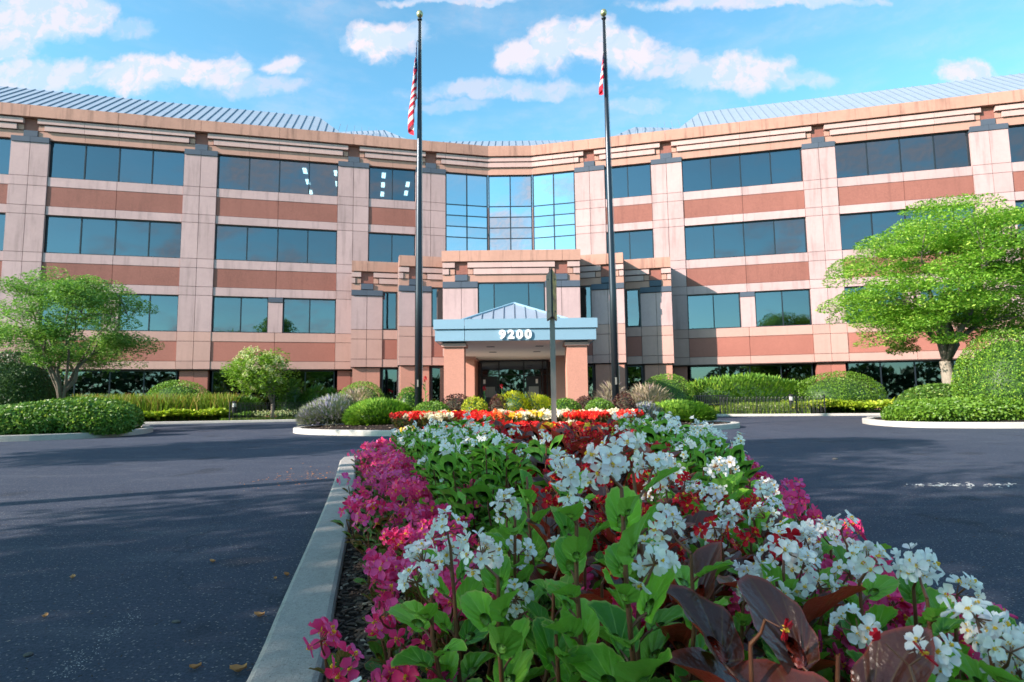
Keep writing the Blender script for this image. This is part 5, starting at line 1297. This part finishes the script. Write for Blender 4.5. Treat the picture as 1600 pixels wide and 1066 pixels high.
def scatter(nm, label, n, fn, size, mat, seed, z=.004, cat='mulch chips', flat=.35):
    rs = np.random.RandomState(seed); V = []; Fs = []
    for i in range(n):
        x, y, zz = fn(rs); a = rs.uniform(0, 6.28); l = size * rs.uniform(.5, 1.6); w_ = l * rs.uniform(.2, .55); h = l * flat * rs.uniform(.3, 1); tl = rs.uniform(-.4, .4)
        b = len(V)
        for (u, v, q) in ((-1, -1, 0), (1, -.7, 0), (.8, 1, 0), (-1, .8, 0), (-.8, -.8, 1), (.9, -.6, 1), (.7, .8, 1), (-.9, .7, 1)):
            V.append((x + (u * l * cos(a) - v * w_ * sin(a)) / 2, y + (u * l * sin(a) + v * w_ * cos(a)) / 2, zz + z + q * h * .5 + u * tl * l * .3 + abs(tl) * l * .3))
        Fs += [(b + 4, b + 5, b + 6, b + 7), (b, b + 1, b + 5, b + 4), (b + 1, b + 2, b + 6, b + 5), (b + 2, b + 3, b + 7, b + 6), (b + 3, b, b + 4, b + 7)]
    return obj(nm, mesh_from(nm, V, Fs, mat), None, None, label, cat, None, 'stuff')
def along_left(rs):
    y = rs.uniform(.9, 1) ** 1 * 0 + .9 + 4.6 * rs.uniform() ** 1.5; x = bed_l(y) - .005 + rs.uniform(0, .42); return x, y, soil_z(x, y)
def along_right(rs):
    y = 1.6 + 3 * rs.uniform(); x = bed_r(y) - rs.uniform(0, .35); return x, y, soil_z(x, y)
scatter('mulch_chips', 'dark shredded mulch showing between the left kerb and the magenta flowers', 6500, along_left, .022, M['chips'], 1)
scatter('mulch_chips', 'dark shredded mulch along the inside of the right kerb', 1500, along_right, .022, M['chips'], 2)
def isl_pts(rs):
    a = rs.uniform(0, 6.28); r = rs.uniform() ** .5; x = ISL[0] + (ISL[2] - .3) * r * cos(a); y = ISL[1] + (ISL[3] - .3) * r * sin(a); return x, y, .11 + .16 * (1 - r * r)
scatter('mulch_chips', 'dark mulch covering the flagpole island', 5000, isl_pts, .05, M['chips'], 3)
def spill(rs): x = -2.45 + rs.normal() * .22; return x, 6.9 + rs.normal() * .55, 0
scatter('spilled_chips', 'pale chips spilled on the asphalt by the far corner of the bed kerb', 90, lambda rs: ((lambda x, y: (min(x, lerp_line(left, min(y, 7.3)) -   .02), y, 0))(*spill(rs)[:2])), .02, M['dry'], 4, cat='debris')
def rpatch(rs):
    px = rs.choice([1440, 1462, 1475, 1492, 1512, 1552, 1575]) + rs.normal() * 7; py = 759 + rs.normal() * 1.6; k = EYE / -pix_dir(px, py)[1]; return pix_dir(px, py)[0] * k, k, 0
scatter('pale_debris', 'whitish crumbs in a short line on the right asphalt', 110, rpatch, .028, M['chalk'], 5, cat='debris', flat=.15)
def ltrail(rs):
    t = rs.uniform(); px = 90 + 130 * t + rs.normal() * 9; py = 1062 - 110 * t + rs.normal() * 7; k = EYE / -pix_dir(px, py)[1]; return pix_dir(px, py)[0] * k, k, 0
scatter('pale_debris', 'trail of tiny whitish grit at the lower left', 260, ltrail, .0035, M['chalk'], 6, cat='debris', flat=.3)
def grit(rs):
    y = 1.4 + 7 * rs.uniform() ** 2; x = rs.uniform(-1, 1) * y * .9
    if bed_l(y) - .2 < x < bed_r(y) + .2: x = bed_l(y) - .2 - rs.uniform(0, 2) if rs.uniform() < .5 else bed_r(y) + .2 + rs.uniform(0, 2)
    return x, y, 0
scatter('asphalt_grit', 'loose grit and bits of mulch scattered over the asphalt drive', 1100, grit, .008, M['chips'], 7, cat='debris')
